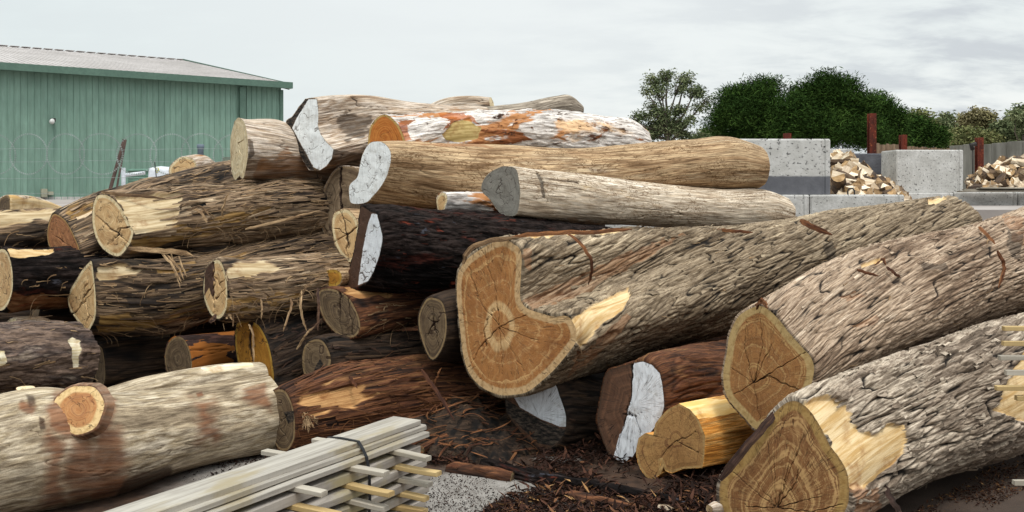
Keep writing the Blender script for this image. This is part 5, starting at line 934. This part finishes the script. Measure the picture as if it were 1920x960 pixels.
# ------------------------------------------------------------------ trees
def leaf_mat(name, c1, c2, c3):
    s = NM(name, .95, .05); r = s.attr('lv'); col = s.ramp(r, [(0, c1), (.5, c2), (1, c3)]); s.b.inputs['Subsurface Weight'].default_value = 0
    s.b.inputs['Transmission Weight'].default_value = 0
    return s.out(col)
DKG = leaf_mat('dark_needle_leaves', hx('17260d'), hx('2a3f1a'), hx('4b632c')); EUC = leaf_mat('eucalypt_leaves', hx('343f2a'), hx('5c6646'), hx('8d8f6c')); EUY = leaf_mat('far_eucalypt_leaves', hx('4c5434'), hx('6c7048'), hx('8f8a60'))
EUT = leaf_mat('tan_eucalypt_leaves', hx('5d5a3c'), hx('847c58'), hx('a3977a'))
TRK = simple('tree_bark', hx('6e6258'), hx('453b33'), 4, .9); TRKL = simple('pale_tree_bark', hx('a89e90'), hx('7d7366'), 4, .9)
def tree(px, Y, blobs, mat, lab, n, leaf=(.16, .05), trunk=(.16, TRK), zb=1.3, per=55, droop=.4, up=0.0, clr=.5, limbs=True, cat='tree', group=None, name='tree', shell=.0):
    """blobs: crown lobes (px, py, rx px, ry px) at depth Y; leaves sit in sprays scattered through the lobes"""
    rg = np.random.default_rng(int(px*7+Y)); base = np.array([W(px, Y), Y, zb]); root = empty(name, base, lab, cat, group)
    bl = [(P(a, b, Y+rg.normal(0, .3)), c/FOC*Y, d/FOC*Y) for a, b, c, d in blobs]
    vol = np.array([b[1]*b[1]*b[2] for b in bl])**.8; vol /= vol.sum(); V_, F_, A_ = [], [], []
    nc = n//per; ci = rg.choice(len(bl), nc, p=vol); C_ = []
    for i in ci:
        c, rx, rz = bl[i]; d = rg.normal(size=3); d /= np.linalg.norm(d); r = rg.random()**(1/3) if not shell else (shell+(1-shell)*rg.random())**.5
        C_.append(c+d*np.array([rx, rx*.9, rz])*r*rg.uniform(.75, 1.08))
    C_ = np.array(C_); cen = np.repeat(C_, per, 0); N = len(cen); sp = clr
    off = np.clip(rg.normal(size=(N, 3)), -1.7, 1.7)*np.array([1, 1, .7])*sp*.5; off[:, 2] += up*np.abs(off[:, 0])*0
    p = cen+off; tone = np.repeat(rg.random(nc), per)*.7+rg.random(N)*.3
    ax = rg.normal(size=(N, 3)); ax[:, 2] = ax[:, 2]*.5-droop+up; ax /= np.linalg.norm(ax, axis=1)[:, None]; sd = np.cross(ax, rg.normal(size=(N, 3))); sd /= np.linalg.norm(sd, axis=1)[:, None]
    l = leaf[0]*rg.uniform(.6, 1.3, N)[:, None]; w = leaf[1]*rg.uniform(.6, 1.3, N)[:, None]
    v = np.stack([p, p+ax*l*.5+sd*w*.5, p+ax*l, p+ax*l*.5-sd*w*.5], 1).reshape(-1, 3); f = np.arange(4*N).reshape(N, 4)
    me = mesh_np('crown', v, f, dict(lv=('FLOAT', np.repeat(tone, 4))), smooth=False); link('crown', me, mat, root)
    m = MB(); top = np.mean([b[0] for b in bl], 0); tr = trunk[0]; mid = base*.45+np.array([top[0], Y, top[2]])*.55
    m.tube([base+np.array([0, 0, -.1]), base*.7+mid*.3+np.array([.08, 0, 0]), mid, top*.7+mid*.3], [tr*1.3, tr, tr*.75, tr*.4], 9)
    if limbs:
        for c, rx, rz in bl:
            a = mid+(rg.random()*.5)*(top-mid); b = c+np.array([0, 0, rz*.3]); k = a*.5+b*.5+rg.normal(size=3)*.12; m.tube([a, k, b], [tr*.42, tr*.28, tr*.1], 7)
            for _ in range(4):
                e = c+rg.normal(size=3)*np.array([rx, rx, rz])*.55; m.tube([k*.4+b*.6, (k*.4+b*.6)*.5+e*.5+rg.normal(size=3)*.08, e], [tr*.18, tr*.12, tr*.04], 6)
    m.build('trunk', trunk[1], root, True)
    return root
tree(1250, 46, [(1225,152,16,12),(1252,145,14,10),(1285,148,14,12),(1272,165,14,12),(1238,170,16,10),(1212,172,8,8),(1305,172,14,14),(1330,188,12,7),(1312,202,12,8),(1222,198,16,12),(1205,218,16,12),(1240,212,16,14),(1270,208,14,12),(1290,225,12,10),(1225,242,30,18),(1262,240,24,20),(1205,250,22,14),(1290,255,16,10),(1185,223,7,6)], EUC,
     'airy grey-green eucalypt with gaps in its crown, left of the dark bushy trees', 14000, (.15, .055), (.17, TRK), per=46, clr=.33)
g = 'dark dense trees behind the concrete blocks'
tree(1400, 42, [(1392,205,42,36),(1425,180,34,32),(1385,185,26,22),(1442,168,16,18),(1362,222,26,24),(1430,235,44,40),(1400,262,58,22),(1345,235,12,16)], DKG, 'leftmost dark dense tree, its crown leaning right in the wind', 66000, (.20, .035), (.2, TRK), per=90, clr=.55, droop=-.5, group=g, limbs=False)
tree(1535, 41, [(1540,185,36,38),(1508,182,26,24),(1575,182,34,32),(1485,215,34,34),(1552,158,18,18),(1608,210,30,34),(1540,235,70,42),(1470,245,36,32),(1615,250,40,30),(1588,158,12,12),(1625,195,16,14)], DKG, 'tallest dark dense tree in the middle of the bushy group', 88000, (.20, .035), (.22, TRK), per=90, clr=.55, droop=-.5, group=g, limbs=False)
tree(1650, 43, [(1648,212,26,24),(1668,230,24,24),(1630,240,34,32),(1682,222,12,12),(1660,260,40,18),(1640,192,14,12)], DKG, 'rightmost dark dense tree behind the tall rusty post', 38000, (.20, .035), (.18, TRK), per=80, clr=.5, droop=-.5, group=g, limbs=False)
tree(1720, 46, [(1715,245,26,26),(1740,255,24,22),(1700,262,24,16),(1755,262,16,16)], DKG, 'low green bush at the right foot of the dark trees', 14000, (.24, .05), (.12, TRK), per=60, clr=.45, droop=-.2, group=g, limbs=False)
tree(1330, 60, [(1335,255,24,14),(1312,262,14,9),(1355,262,16,10)], EUC, 'small distant olive tree in the gap left of the dark trees', 3500, (.26, .09), (.12, TRK), per=40, clr=.5)
gg = 'distant eucalypts at the far right'
for i, (px, Y, bb, mt, lab, n, tk) in enumerate([
   (1725, 58, [(1715,222,12,14),(1735,228,12,14),(1725,215,10,9),(1745,222,8,10)], EUY, 'thin yellow-green sapling tops beyond the dark trees', 1800, TRKL),
   (1768, 62, [(1765,240,20,16),(1755,255,22,14),(1785,255,20,14),(1772,222,10,6)], EUC, 'small grey-green eucalypt right of the low bush', 6000, TRK),
   (1800, 66, [(1805,228,12,10),(1790,236,12,8),(1812,240,12,8)], EUT, 'slender pale-trunked eucalypt with tan crown, the smaller', 2200, TRKL),
   (1835, 64, [(1830,216,16,9),(1850,222,12,10),(1818,222,12,8),(1842,232,14,8),(1855,238,8,6)], EUT, 'slender pale-trunked eucalypt with tan umbrella crown, the taller', 4200, TRKL),
   (1822, 60, [(1810,256,30,14),(1840,262,30,12),(1780,266,20,10)], EUY, 'yellow-green scrub below the pale-trunked eucalypts', 8000, TRK),
   (1880, 62, [(1880,240,22,12),(1900,232,20,14),(1868,255,20,16),(1895,258,34,16),(1920,250,24,20)], EUC, 'dark olive tree at the right edge above the concrete wall', 9000, TRK),
   (1912, 58, [(1915,208,14,9),(1930,220,20,14),(1905,218,12,6),(1935,240,20,16)], EUC, 'tallest eucalypt at the very right edge', 4500, TRK)]):
    tree(px, Y, bb, mt, lab, n, (.26, .09), (.1, tk), per=36, clr=.5, group=gg)
# far bush line that closes the horizon
rg = np.random.default_rng(5); N = 60000; x = rg.uniform(-60, 90, N); y = rg.uniform(85, 100, N); z = 1.3+np.abs(rg.random(N))**.7*(2.6+1.0*np.sin(x*.35)+.6*np.sin(x*.9+1)); p = np.stack([x, y, z], 1); p = p[~((x < 5) & (x > -200) & (z > 99))]
N = len(p); ax = rg.normal(size=(N, 3)); ax /= np.linalg.norm(ax, axis=1)[:, None]; sd = np.cross(ax, rg.normal(size=(N, 3))); sd /= np.linalg.norm(sd, axis=1)[:, None]
v = np.stack([p, p+ax*.3+sd*.16, p+ax*.6, p+ax*.3-sd*.16], 1).reshape(-1, 3); o = link('distant_bush', mesh_np('distant_bush', v, np.arange(4*N).reshape(N, 4), dict(lv=('FLOAT', np.repeat(rg.random(N), 4))), smooth=False), EUC); tag(o, 'far olive-green bushland along the horizon', 'bushland', kind='stuff')
# ------------------------------------------------------------------ sawn timber stack
def board_mat(name, a, b, c):
    s = NM(name, .8, .25); o = s.obj(); r = s.rnd(); v = s.sc(o, (1.2, 22, 22)); v2 = s.vm('ADD', v, s.comb(s.ma('MULTIPLY', r, 30), 0, 0)); n = s.noise(v2, 1, 5, .65, .5); n2 = s.noise(s.sc(o, (2, 6, 6)), 1, 4, .6)
    col = s.mix(s.step(.3, .7, n), a, b); col = s.mix(s.step(.52, .7, n2), col, c); sw = s.noise(s.sc(o, (240, 8, 8)), 1, 2, .5); col = s.mix(s.ma('MULTIPLY', s.step(.45, .75, sw), .25), col, s.mix(1, col, (.7, .68, .66), 'MULTIPLY'))
    kn = s.ma('SUBTRACT', 1, s.step(.05, .10, s.vor(s.sc(o, (4, 14, 14)), 1))); col = s.mix(s.ma('MULTIPLY', kn, .5), col, hx('6e4c2c')); s.bump(s.ma('ADD', n, s.ma('MULTIPLY', sw, .3)), .4, .003); return s.out(col)
BRD = board_mat('grey_white_sawn_board', hx('b3aca1'), hx('857e75'), hx('968a72')); BRD2 = board_mat('grey_sawn_board', hx('a89f95'), hx('7e766d'), hx('968a6a')); STK = board_mat('tan_sticker', hx('c2a878'), hx('a08559'), hx('b79a66')); STKG = board_mat('grey_sticker', hx('b3aa9c'), hx('90877a'), hx('a8987c'))
ea = np.array([.5, .8660, 0]); eb = np.array([.8660, -.5, 0]); E0 = np.array([-.6006, 5.074, 0]); ez = np.array([0, 0, 1.])
def bpt(a, b, z): return E0+ea*a+eb*b+ez*z
def board(name, a0, a1, b0, b1, z1, th, mat, lab, cat, grp, along=True, tilt=0, wane=0):
    root_axes = (ea, eb) if along else (eb, ea); ln = (a1-a0) if along else (b1-b0); wd = (b1-b0) if along else (a1-a0); n = 24
    b = bmesh.new(); rows = []; sd = random.random()*9
    for i in range(n+1):
        t = i/n-.5; wob = .003*math.sin(t*7+sd); wz = .0025*math.sin(t*5+sd*2); c = .0025; w_ = wd/2+(.004*math.sin(t*31+sd)*wane); ch = c*(1+wane*2*abs(math.sin(t*17+sd)))
        rows.append([b.verts.new((t*ln, y+wob, z+wz)) for y, z in ((-w_, -th/2+c), (-w_, th/2-ch), (-w_+ch, th/2), (w_-ch, th/2), (w_, th/2-ch), (w_, -th/2+c), (w_-c, -th/2), (-w_+c, -th/2))])
    for A_, B_ in zip(rows, rows[1:]):
        for k in range(8): b.faces.new((A_[k], A_[(k+1)%8], B_[(k+1)%8], B_[k]))
    b.faces.new(rows[0]); b.faces.new(rows[-1]); bmesh.ops.recalc_face_normals(b, faces=b.faces); me = bpy.data.meshes.new(name); b.to_mesh(me); b.free(); o = link(name, me, mat)
    o.location = tuple(bpt((a0+a1)/2, (b0+b1)/2, z1-th/2)); o.rotation_euler.z = math.atan2(ea[1], ea[0]) if along else math.atan2(eb[1], eb[0]); o.rotation_euler.z += tilt; tag(o, lab, cat, grp); return o
gb = 'boards of the sawn timber stack'
for (b0, b1, z1, th, a1, mt, lab, tl, wn) in [
  (0, .17, .450, .0255, 0, BRD, 'top board of the sawn timber stack, pale grey with knots', 0, 0), (.03, .19, .423, .0255, .03, BRD, 'second board down the timber stack, mottled olive edge', .002, 1), (.05, .214, .396, .0255, .007, BRD, 'third board down the timber stack, just above the first spacers', -.002, .5),
  (.03, .212, .346, .046, -.06, BRD2, 'thick board between the first and second rows of spacers', .0, 1), (.03, .235, .276, .043, -.02, BRD2, 'wavy-edged board under the second row of spacers', .004, 2.5),
  (.02, .225, .209, .042, .01, BRD2, 'knotty board under the third row of spacers', -.003, 2), (.03, .23, .143, .041, 0, BRD2, 'board under the fourth row of spacers near the ground', .003, 2), (.01, .215, .078, .04, -.02, BRD2, 'lowest board of the timber stack', 0, 1)]:
    board('sawn_board', a1-3.9, a1, b0, b1, z1, th, mt, lab, 'board', gb, True, tl, wn)
gs = 'spacer sticks of the sawn timber stack'; wd = ['far-end', 'second from far end', 'third from far end', 'fourth from far end', 'fifth from far end']
for li, (z1, b1s, mts, nm_) in enumerate([(.3695, (.41,.393,.35,.37,.38), (STKG,STKG,STKG,STK,STKG), 'top row'), (.2995, (.455,.45,.44,.43,.42), (STK,STK,STK,STK,STKG), 'second row'), (.2325, (.385,.42,.4,.4,.4), (STKG,STKG,STK,STK,STKG), 'third row'), (.1655, (.37,.39,.4,.4,.4), (STK,STK,STK,STKG,STKG), 'fourth row'), (.1005, (.36,.36,.36,.36,.36), (STK,)*5, 'fifth row'), (.0375, (.3,.3,.3,.3,.3), (STKG,)*5, 'bottom row')]):
    for k, a in enumerate((-.25, -.60, -.95, -1.5, -2.2)):
        j = rng.uniform(-.02, .02); left = -.30 if (li == 0 and k == 1) else (-.12 if li == 0 and k == 2 else -.02)
        if li == 0 and k == 1: left = -.1
        o = board('spacer_stick', a-.0225+j, a+.0225+j, left, b1s[k], z1, .0215, mts[k], '%s spacer stick in the %s of the timber stack' % (wd[k], nm_), 'spacer stick', gs, False, rng.uniform(-.06, .06))
for (px, py, lab) in ((499, 847, 'spacer stick end poking out left of the top board, the nearer one'), (593, 825, 'spacer stick end poking out left of the top board, the farther one')):
    q = P(px, py, (EYE-.36)*FOC/(py-354)); b = bmesh.new(); bmesh.ops.create_cube(b, size=1); bmesh.ops.scale(b, vec=(.36, .045, .0215), verts=b.verts); bmesh.ops.bevel(b, geom=list(b.edges), offset=.002, segments=1, affect='EDGES'); me = bpy.data.meshes.new('spacer_stick'); b.to_mesh(me); b.free(); o = link('spacer_stick', me, STKG); o.location = tuple(q+eb*.17+np.array([0,0,-.0105-.0])); o.location.z = .3595; o.rotation_euler.z = math.atan2(eb[1], eb[0])+.02; tag(o, lab, 'spacer stick', gs)
BLK = simple('black_strap', hx('1a1b1e'), hx('101114'), 20, .5, spec=.4)
def band(pts, w, name, mat, lab, cat):
    V_, F_ = [], []; pts = [np.array(p) for p in pts]; n = len(pts)
    for i, p in enumerate(pts): V_ += [p-ea*w/2, p+ea*w/2]
    F_ = [(2*i, 2*i+2, 2*i+3, 2*i+1) for i in range(n-1)]; me = mesh_np(name, V_, F_, smooth=False); o = link(name, me, mat); md = o.modifiers.new('solid', 'SOLIDIFY'); md.thickness = .0016; md.offset = 1; return tag(o, lab, cat)
band([bpt(-.50,-.004,.02), bpt(-.495,-.004,.30), bpt(-.495,-.003,.452), bpt(-.49,.06,.456), bpt(-.495,.174,.4545), bpt(-.497,.2,.425), bpt(-.498,.223,.39), bpt(-.5,.240,.33), bpt(-.502,.245,.2), bpt(-.505,.24,.06), bpt(-.505,.225,.0)], .019, 'strap', BLK, 'black strap tied around the sawn timber stack', 'strap')
# stack just outside the right edge: board ends and its spacer sticks reaching into the frame
gr_ = 'spacer sticks reaching in at the right edge'
for k, (x0, py, tn) in enumerate([(1885,617,STK),(1884,645,STK),(1877,672,STKG),(1889,700,STKG),(1871,729,STK),(1909,748,STK),(1904,907,STKG)]):
    Y = 4.5; a = P(x0, py, Y); m = MB(); m.box((a[0]+.2, Y+.02, a[2]), (.4, .03, .021), bevel=.002, rnd=.001); o = m.build('spacer_stick', tn); tag(o, 'pale spacer stick reaching in at the right edge, %s from the top' % ['first','second','third','fourth','fifth','sixth','seventh'][k], 'spacer stick', gr_)
for k, z in enumerate([.965,.90,.835,.765,.70,.63,.56,.49,.42,.36,.30,.24,.18,.12,.06]):
    m = MB(); m.box((W(1930, 4.5)+.42, 4.45, z-.022), (.34, .5, .034), bevel=.002); o = m.build('sawn_board', BRD2); tag(o, 'sawn board in the stack beyond the right edge', 'board', 'boards in the stack beyond the right edge')
# ------------------------------------------------------------------ bark litter, chips and slabs on the ground
LITM = NM('bark_litter', .9, .15); s = LITM; r = s.attr('lv'); LIT = s.out(s.ramp(r, [(0, hx('1c120e')), (.45, hx('37221a')), (.75, hx('54372a')), (.92, hx('7c5638')), (1, hx('b08a5c'))]))
def litter(name, n, pfun, size, lab, tone=(0, 1), seed=1):
    rg = np.random.default_rng(seed); p = pfun(rg, n); n = len(p); a = rg.uniform(0, 2*math.pi, n); tl = rg.normal(0, .35, n)
    ax = np.stack([np.cos(a)*np.cos(tl), np.sin(a)*np.cos(tl), np.sin(tl)], 1); sd = np.stack([-np.sin(a), np.cos(a), rg.normal(0, .4, n)], 1); sd /= np.linalg.norm(sd, axis=1)[:, None]
    k = rg.random(n)**3; l = (size[0]+(size[1]-size[0])*k)[:, None]; w = l*rg.uniform(.08, .35, n)[:, None]; w = np.minimum(w, .02); nn = np.cross(ax, sd)*.003
    c = p+np.array([0, 0, .004])+np.abs(ax[:, 2:])*l*.5*np.array([0, 0, 1])
    q = [c-ax*l/2-sd*w*.3, c-sd*w/2+nn, c+ax*l/2, c+sd*w/2+nn, c-nn*1.0]
    v = np.stack(q, 1).reshape(-1, 3); i = np.arange(n)[:, None]*5; f = np.vstack([i+np.array([0,1,2]), i+np.array([0,2,3]), i+np.array([0,4,1]), i+np.array([1,4,2]), i+np.array([2,4,3]), i+np.array([3,4,0])])
    tn = tone[0]+(tone[1]-tone[0])*rg.random(n)**1.8; o = link(name, mesh_np(name, v, f, dict(lv=('FLOAT', np.repeat(tn, 5))), smooth=False), LIT); return tag(o, lab, 'bark litter', kind='stuff')
def gpt(px, py): return np.stack([(px-960)/FOC*((EYE*FOC)/(py-354)), (EYE*FOC)/(py-354), 0*px], -1)
def scat(poly, hz=.0, dens=None):
    def f(rg, n):
        P_ = np.array(poly, float); lo, hi = P_.min(0), P_.max(0); px = rg.uniform(lo[0], hi[0], n*2); py = rg.uniform(lo[1], hi[1], n*2); m = inpoly(px, py, poly)
        g = gpt(px[m], py[m]); cl = perlin(g[:, 0]*3, g[:, 1]*3, 0*g[:, 0]+.5); g = g[(cl+rg.normal(0, .25, len(cl))) > -.1]; g[:, 2] += hz*rg.random(len(g)); return g[:n]
    return f
litter('bark_litter', 14000, scat([(800,800),(880,745),(1150,800),(1400,830),(1400,960),(1230,960),(1000,890),(860,885),(790,870)], .03), (.006, .12), 'reddish-brown bark chips strewn under the pile', (0, .85))
litter('bark_litter', 9000, scat([(880,990),(960,925),(1060,900),(1380,945),(1380,990)], .02), (.005, .1), 'bark chips and crumbs along the front of the dark slab', (0, 1), 2)
litter('bark_litter', 2500, scat([(760,885),(1010,880),(1000,990),(760,990)], 0), (.003, .02), 'thin scatter of crumbs on the bare concrete', (0, .7), 3)
litter('bark_litter', 6000, scat([(1660,990),(1920,840),(1990,840),(1990,880),(1800,990)], 0), (.003, .035), 'sawdust and crumbs on the brown ground at right', (.3, 1), 4)
litter('bark_litter', 3000, scat([(360,870),(520,835),(700,800),(640,850),(300,960)], 0), (.004, .05), 'crumbs between the gum log and the timber stack', (0, .6), 5)
# shaggy heap of stringy debris left of the scorched log
def mound(cx, cy, rx, ry, h, name, lab, mat, seed):
    n = 110; u = np.linspace(-1.3, 1.3, n); U_, V_ = np.meshgrid(u, u); d = np.hypot(U_, V_); z = h*np.clip(1-d**1.6, -.2, 1); x = cx+U_*rx; y = cy+V_*ry; zz = z+fbm(x*5+seed, y*5, z*0, 3)*h*.6+fbm(x*22, y*22, z*0, 2)*.025*(d < 1.25)-.012
    idx = np.arange(n*n).reshape(n, n); F = np.stack([idx[:-1,:-1], idx[1:,:-1], idx[1:,1:], idx[:-1,1:]], -1).reshape(-1, 4); P_ = np.stack([x, y, zz], -1)
    lc = np.stack([x, y, zz], -1); me = mesh_np(name, P_.reshape(-1, 3), F, dict(lc=('FLOAT_VECTOR', lc), hh=('FLOAT', np.clip(.5+fbm(x*20, y*20, z*0, 2), 0, 1)), pm=('FLOAT_VECTOR', np.zeros((n*n, 3))))); o = link(name, me, mat); tag(o, lab, 'bark debris', kind='stuff')
    st = []; rg = np.random.default_rng(seed)
    for k in range(420):
        i, j = rg.integers(8, n-8, 2)
        if d[i, j] > 1: continue
        a = rg.normal(.3, .7); L_ = rg.uniform(.06, .26); t = np.linspace(-.5, .5, 7); q = P_[i, j]+np.array([0, 0, .012+rg.random()*.03]); pts = q+np.stack([np.cos(a+t*rg.normal(0, .8))*t*L_, np.sin(a+t*rg.normal(0, .8))*t*L_, rg.normal(0, .25)*t*L_-(t**2)*L_*rg.uniform(-.2, .5)], 1)
        st.append((pts, rg.uniform(.002, .009)*(1-1.6*np.abs(t)**1.5), np.array([-math.sin(a), math.cos(a), .3]), .0018))
    ribbons('bark_litter', st, FIBR, None, 'stuff', 'loose bark strings over the %s' % lab.split(' of stringy')[0].split(' of dark')[0]+(' by the reddish log' if seed == 21 else ' by the scorched log'))
mound(-.33, 6.35, .62, .5, .24, 'debris_mound', 'heap of stringy red-brown bark debris beside the thick reddish log', STRD, 21)
mound(.62, 6.75, .6, .35, .12, 'debris_mound', 'low heap of dark bark debris beside the scorched log', STRD, 22)
for o in bpy.data.objects:
    if o.name.startswith('bark_litter') and 'category' not in o: o['category'] = 'bark litter'
def slab(px, r, mat, lab, rf='char', cat='bark slab', seed=1, fl=(1, .45), res=.009):
    make_log('s%d' % len(LOGS), lab, mat, start=(*px[0], r[0]), path=[(*a, b) for a, b in zip(px[1:], r[1:])], far_mat=C_OLD, rf=rf, res=res, flat=fl, name='bark_slab', cat=cat, seed=seed, lump=.12, thick=0)
slab([(905,868,5.75),(1000,893,5.5),(1130,915,5.3),(1250,935,5.12),(1352,958,4.95)], [10,14,15,14,12], CHAR, 'long charred slab of bark lying across the litter in front of the painted ends', seed=3)
slab([(838,880,5.70),(895,887,5.62),(962,897,5.52)], [6,8,5], RED, 'thin reddish strip of bark left of the charred slab', 'string', seed=4)
slab([(1058,934,5.17),(1130,944,5.08),(1205,958,4.96)], [9,11,6], RED, 'pinkish-brown bark piece in front of the charred slab', 'string', seed=5)
slab([(905,793,6.4),(860,812,6.2),(790,842,5.95)], [7,8,5], RED, 'long brown bark splinter leaning towards the timber stack', 'string', seed=6)
slab([(1172,938,5.1),(1182,952,5.0),(1190,966,4.93)], [3,4,2], FIBP, 'small pale splinter on the litter', 'smooth', seed=7)
slab([(1236,950,4.98),(1250,953,4.96),(1262,957,4.93)], [6,8,5], SMG, 'small pale stone-like chip near the front right log', 'smooth', seed=8, fl=(1, .8))
slab([(1330,955,4.7),(1345,952,4.72),(1352,957,4.75)], [8,12,8], SMT, 'pale chip leaning at the foot of the front right log', 'smooth', seed=9, fl=(1, .8))
# ------------------------------------------------------------------ sky, sun, camera
SUNV = (math.sin(R(165))*math.cos(R(64)), math.cos(R(165))*math.cos(R(64)), math.sin(R(64)))
w = bpy.data.worlds.new('World'); scene.world = w; w.use_nodes = True; nt = w.node_tree; N_ = nt.nodes; L_ = nt.links; bg = N_['Background']
sky = N_.new('ShaderNodeTexSky'); sky.sky_type = 'NISHITA'; sky.sun_disc = False; sky.sun_elevation = R(64); sky.sun_rotation = R(165); sky.air_density = 1.2; sky.dust_density = 2
class WN(NM):
    def __init__(s): s.t = nt; s.N = N_; s.L = L_
s = WN(); g = N_.new('ShaderNodeTexCoord').outputs['Generated']; q = s.sep(g); zc = s.ma('ADD', s.ma('MAXIMUM', q[2], 0), .22); uv = s.comb(s.ma('DIVIDE', q[0], zc), s.ma('DIVIDE', q[1], zc), 0)
c1 = s.noise(s.sc(uv, (1.0, 1.5, 1), (3.1, 1.2, 0)), 1.5, 6, .55, .35); c2 = s.noise(s.sc(uv, (1.0, 1.6, 1), (7, 3, 0)), 3.8, 5, .6, .3); t = s.ma('ADD', s.ma('MULTIPLY', c1, .65), s.ma('MULTIPLY', c2, .35))
rgt = s.step(-.12, .5, q[0]); cm = s.step(.42, .58, t)
low = s.step(.16, .02, q[2])
dk = s.ma('MULTIPLY', cm, s.ma('ADD', .14, s.ma('MULTIPLY', rgt, .7)))
cloud = s.mix(dk, (.79, .86, .86), (.60, .63, .67)); ctr = s.step(.42, .05, s.vm('LENGTH', s.sc(s.vm('SUBTRACT', g, (-.03, .97, .22)), (.8, 1, 1.6)))); cloud = s.mix(s.ma('MULTIPLY', ctr, .55), cloud, (.92, .94, .94)); cloud = s.mix(s.ma('MULTIPLY', s.ma('MULTIPLY', s.ma('SUBTRACT', 1, cm), s.step(-.2, .3, q[0])), s.ma('ADD', s.ma('MULTIPLY', low, .6), .35)), cloud, (.98, .99, .97))
lift = s.ma('ADD', s.ma('ADD', 10.2, s.ma('MULTIPLY', s.step(.35, .95, q[2]), 8.0)), s.ma('MULTIPLY', s.step(.5, 1.0, s.vm('DOT_PRODUCT', g, tuple(SUNV))), 16.0)); cl10 = s.vm('MULTIPLY', cloud, s.comb(lift, lift, lift)); mixc = s.mix(.93, sky.outputs[0], cl10); L_.new(mixc, bg.inputs[0]); bg.inputs[1].default_value = .1
sun = bpy.data.lights.new('sun', 'SUN'); sun.energy = 1.5; sun.angle = R(14); sun.color = (1, .95, .88); so = bpy.data.objects.new('sun', sun); COL.objects.link(so)
el, az = R(64), R(165)   # azimuth clockwise from +Y
dv_ = Vector((math.sin(az)*math.cos(el), math.cos(az)*math.cos(el), math.sin(el))); so.rotation_euler = (-dv_).to_track_quat('-Z', 'Y').to_euler(); so.location = dv_*30
cam = bpy.data.cameras.new('camera'); co = bpy.data.objects.new('camera', cam); COL.objects.link(co); co.location = (0, 0, EYE); co.rotation_euler = (R(90), 0, 0)
cam.sensor_width = 36; cam.lens = FOC/1920*36; cam.shift_y = -126/1920; cam.clip_end = 2000; cam.clip_start = .05; scene.camera = co
vs = scene.view_settings; vs.view_transform = 'Standard'; vs.look = 'None'; vs.exposure = 0; vs.gamma = 1; vs.use_curve_mapping = False
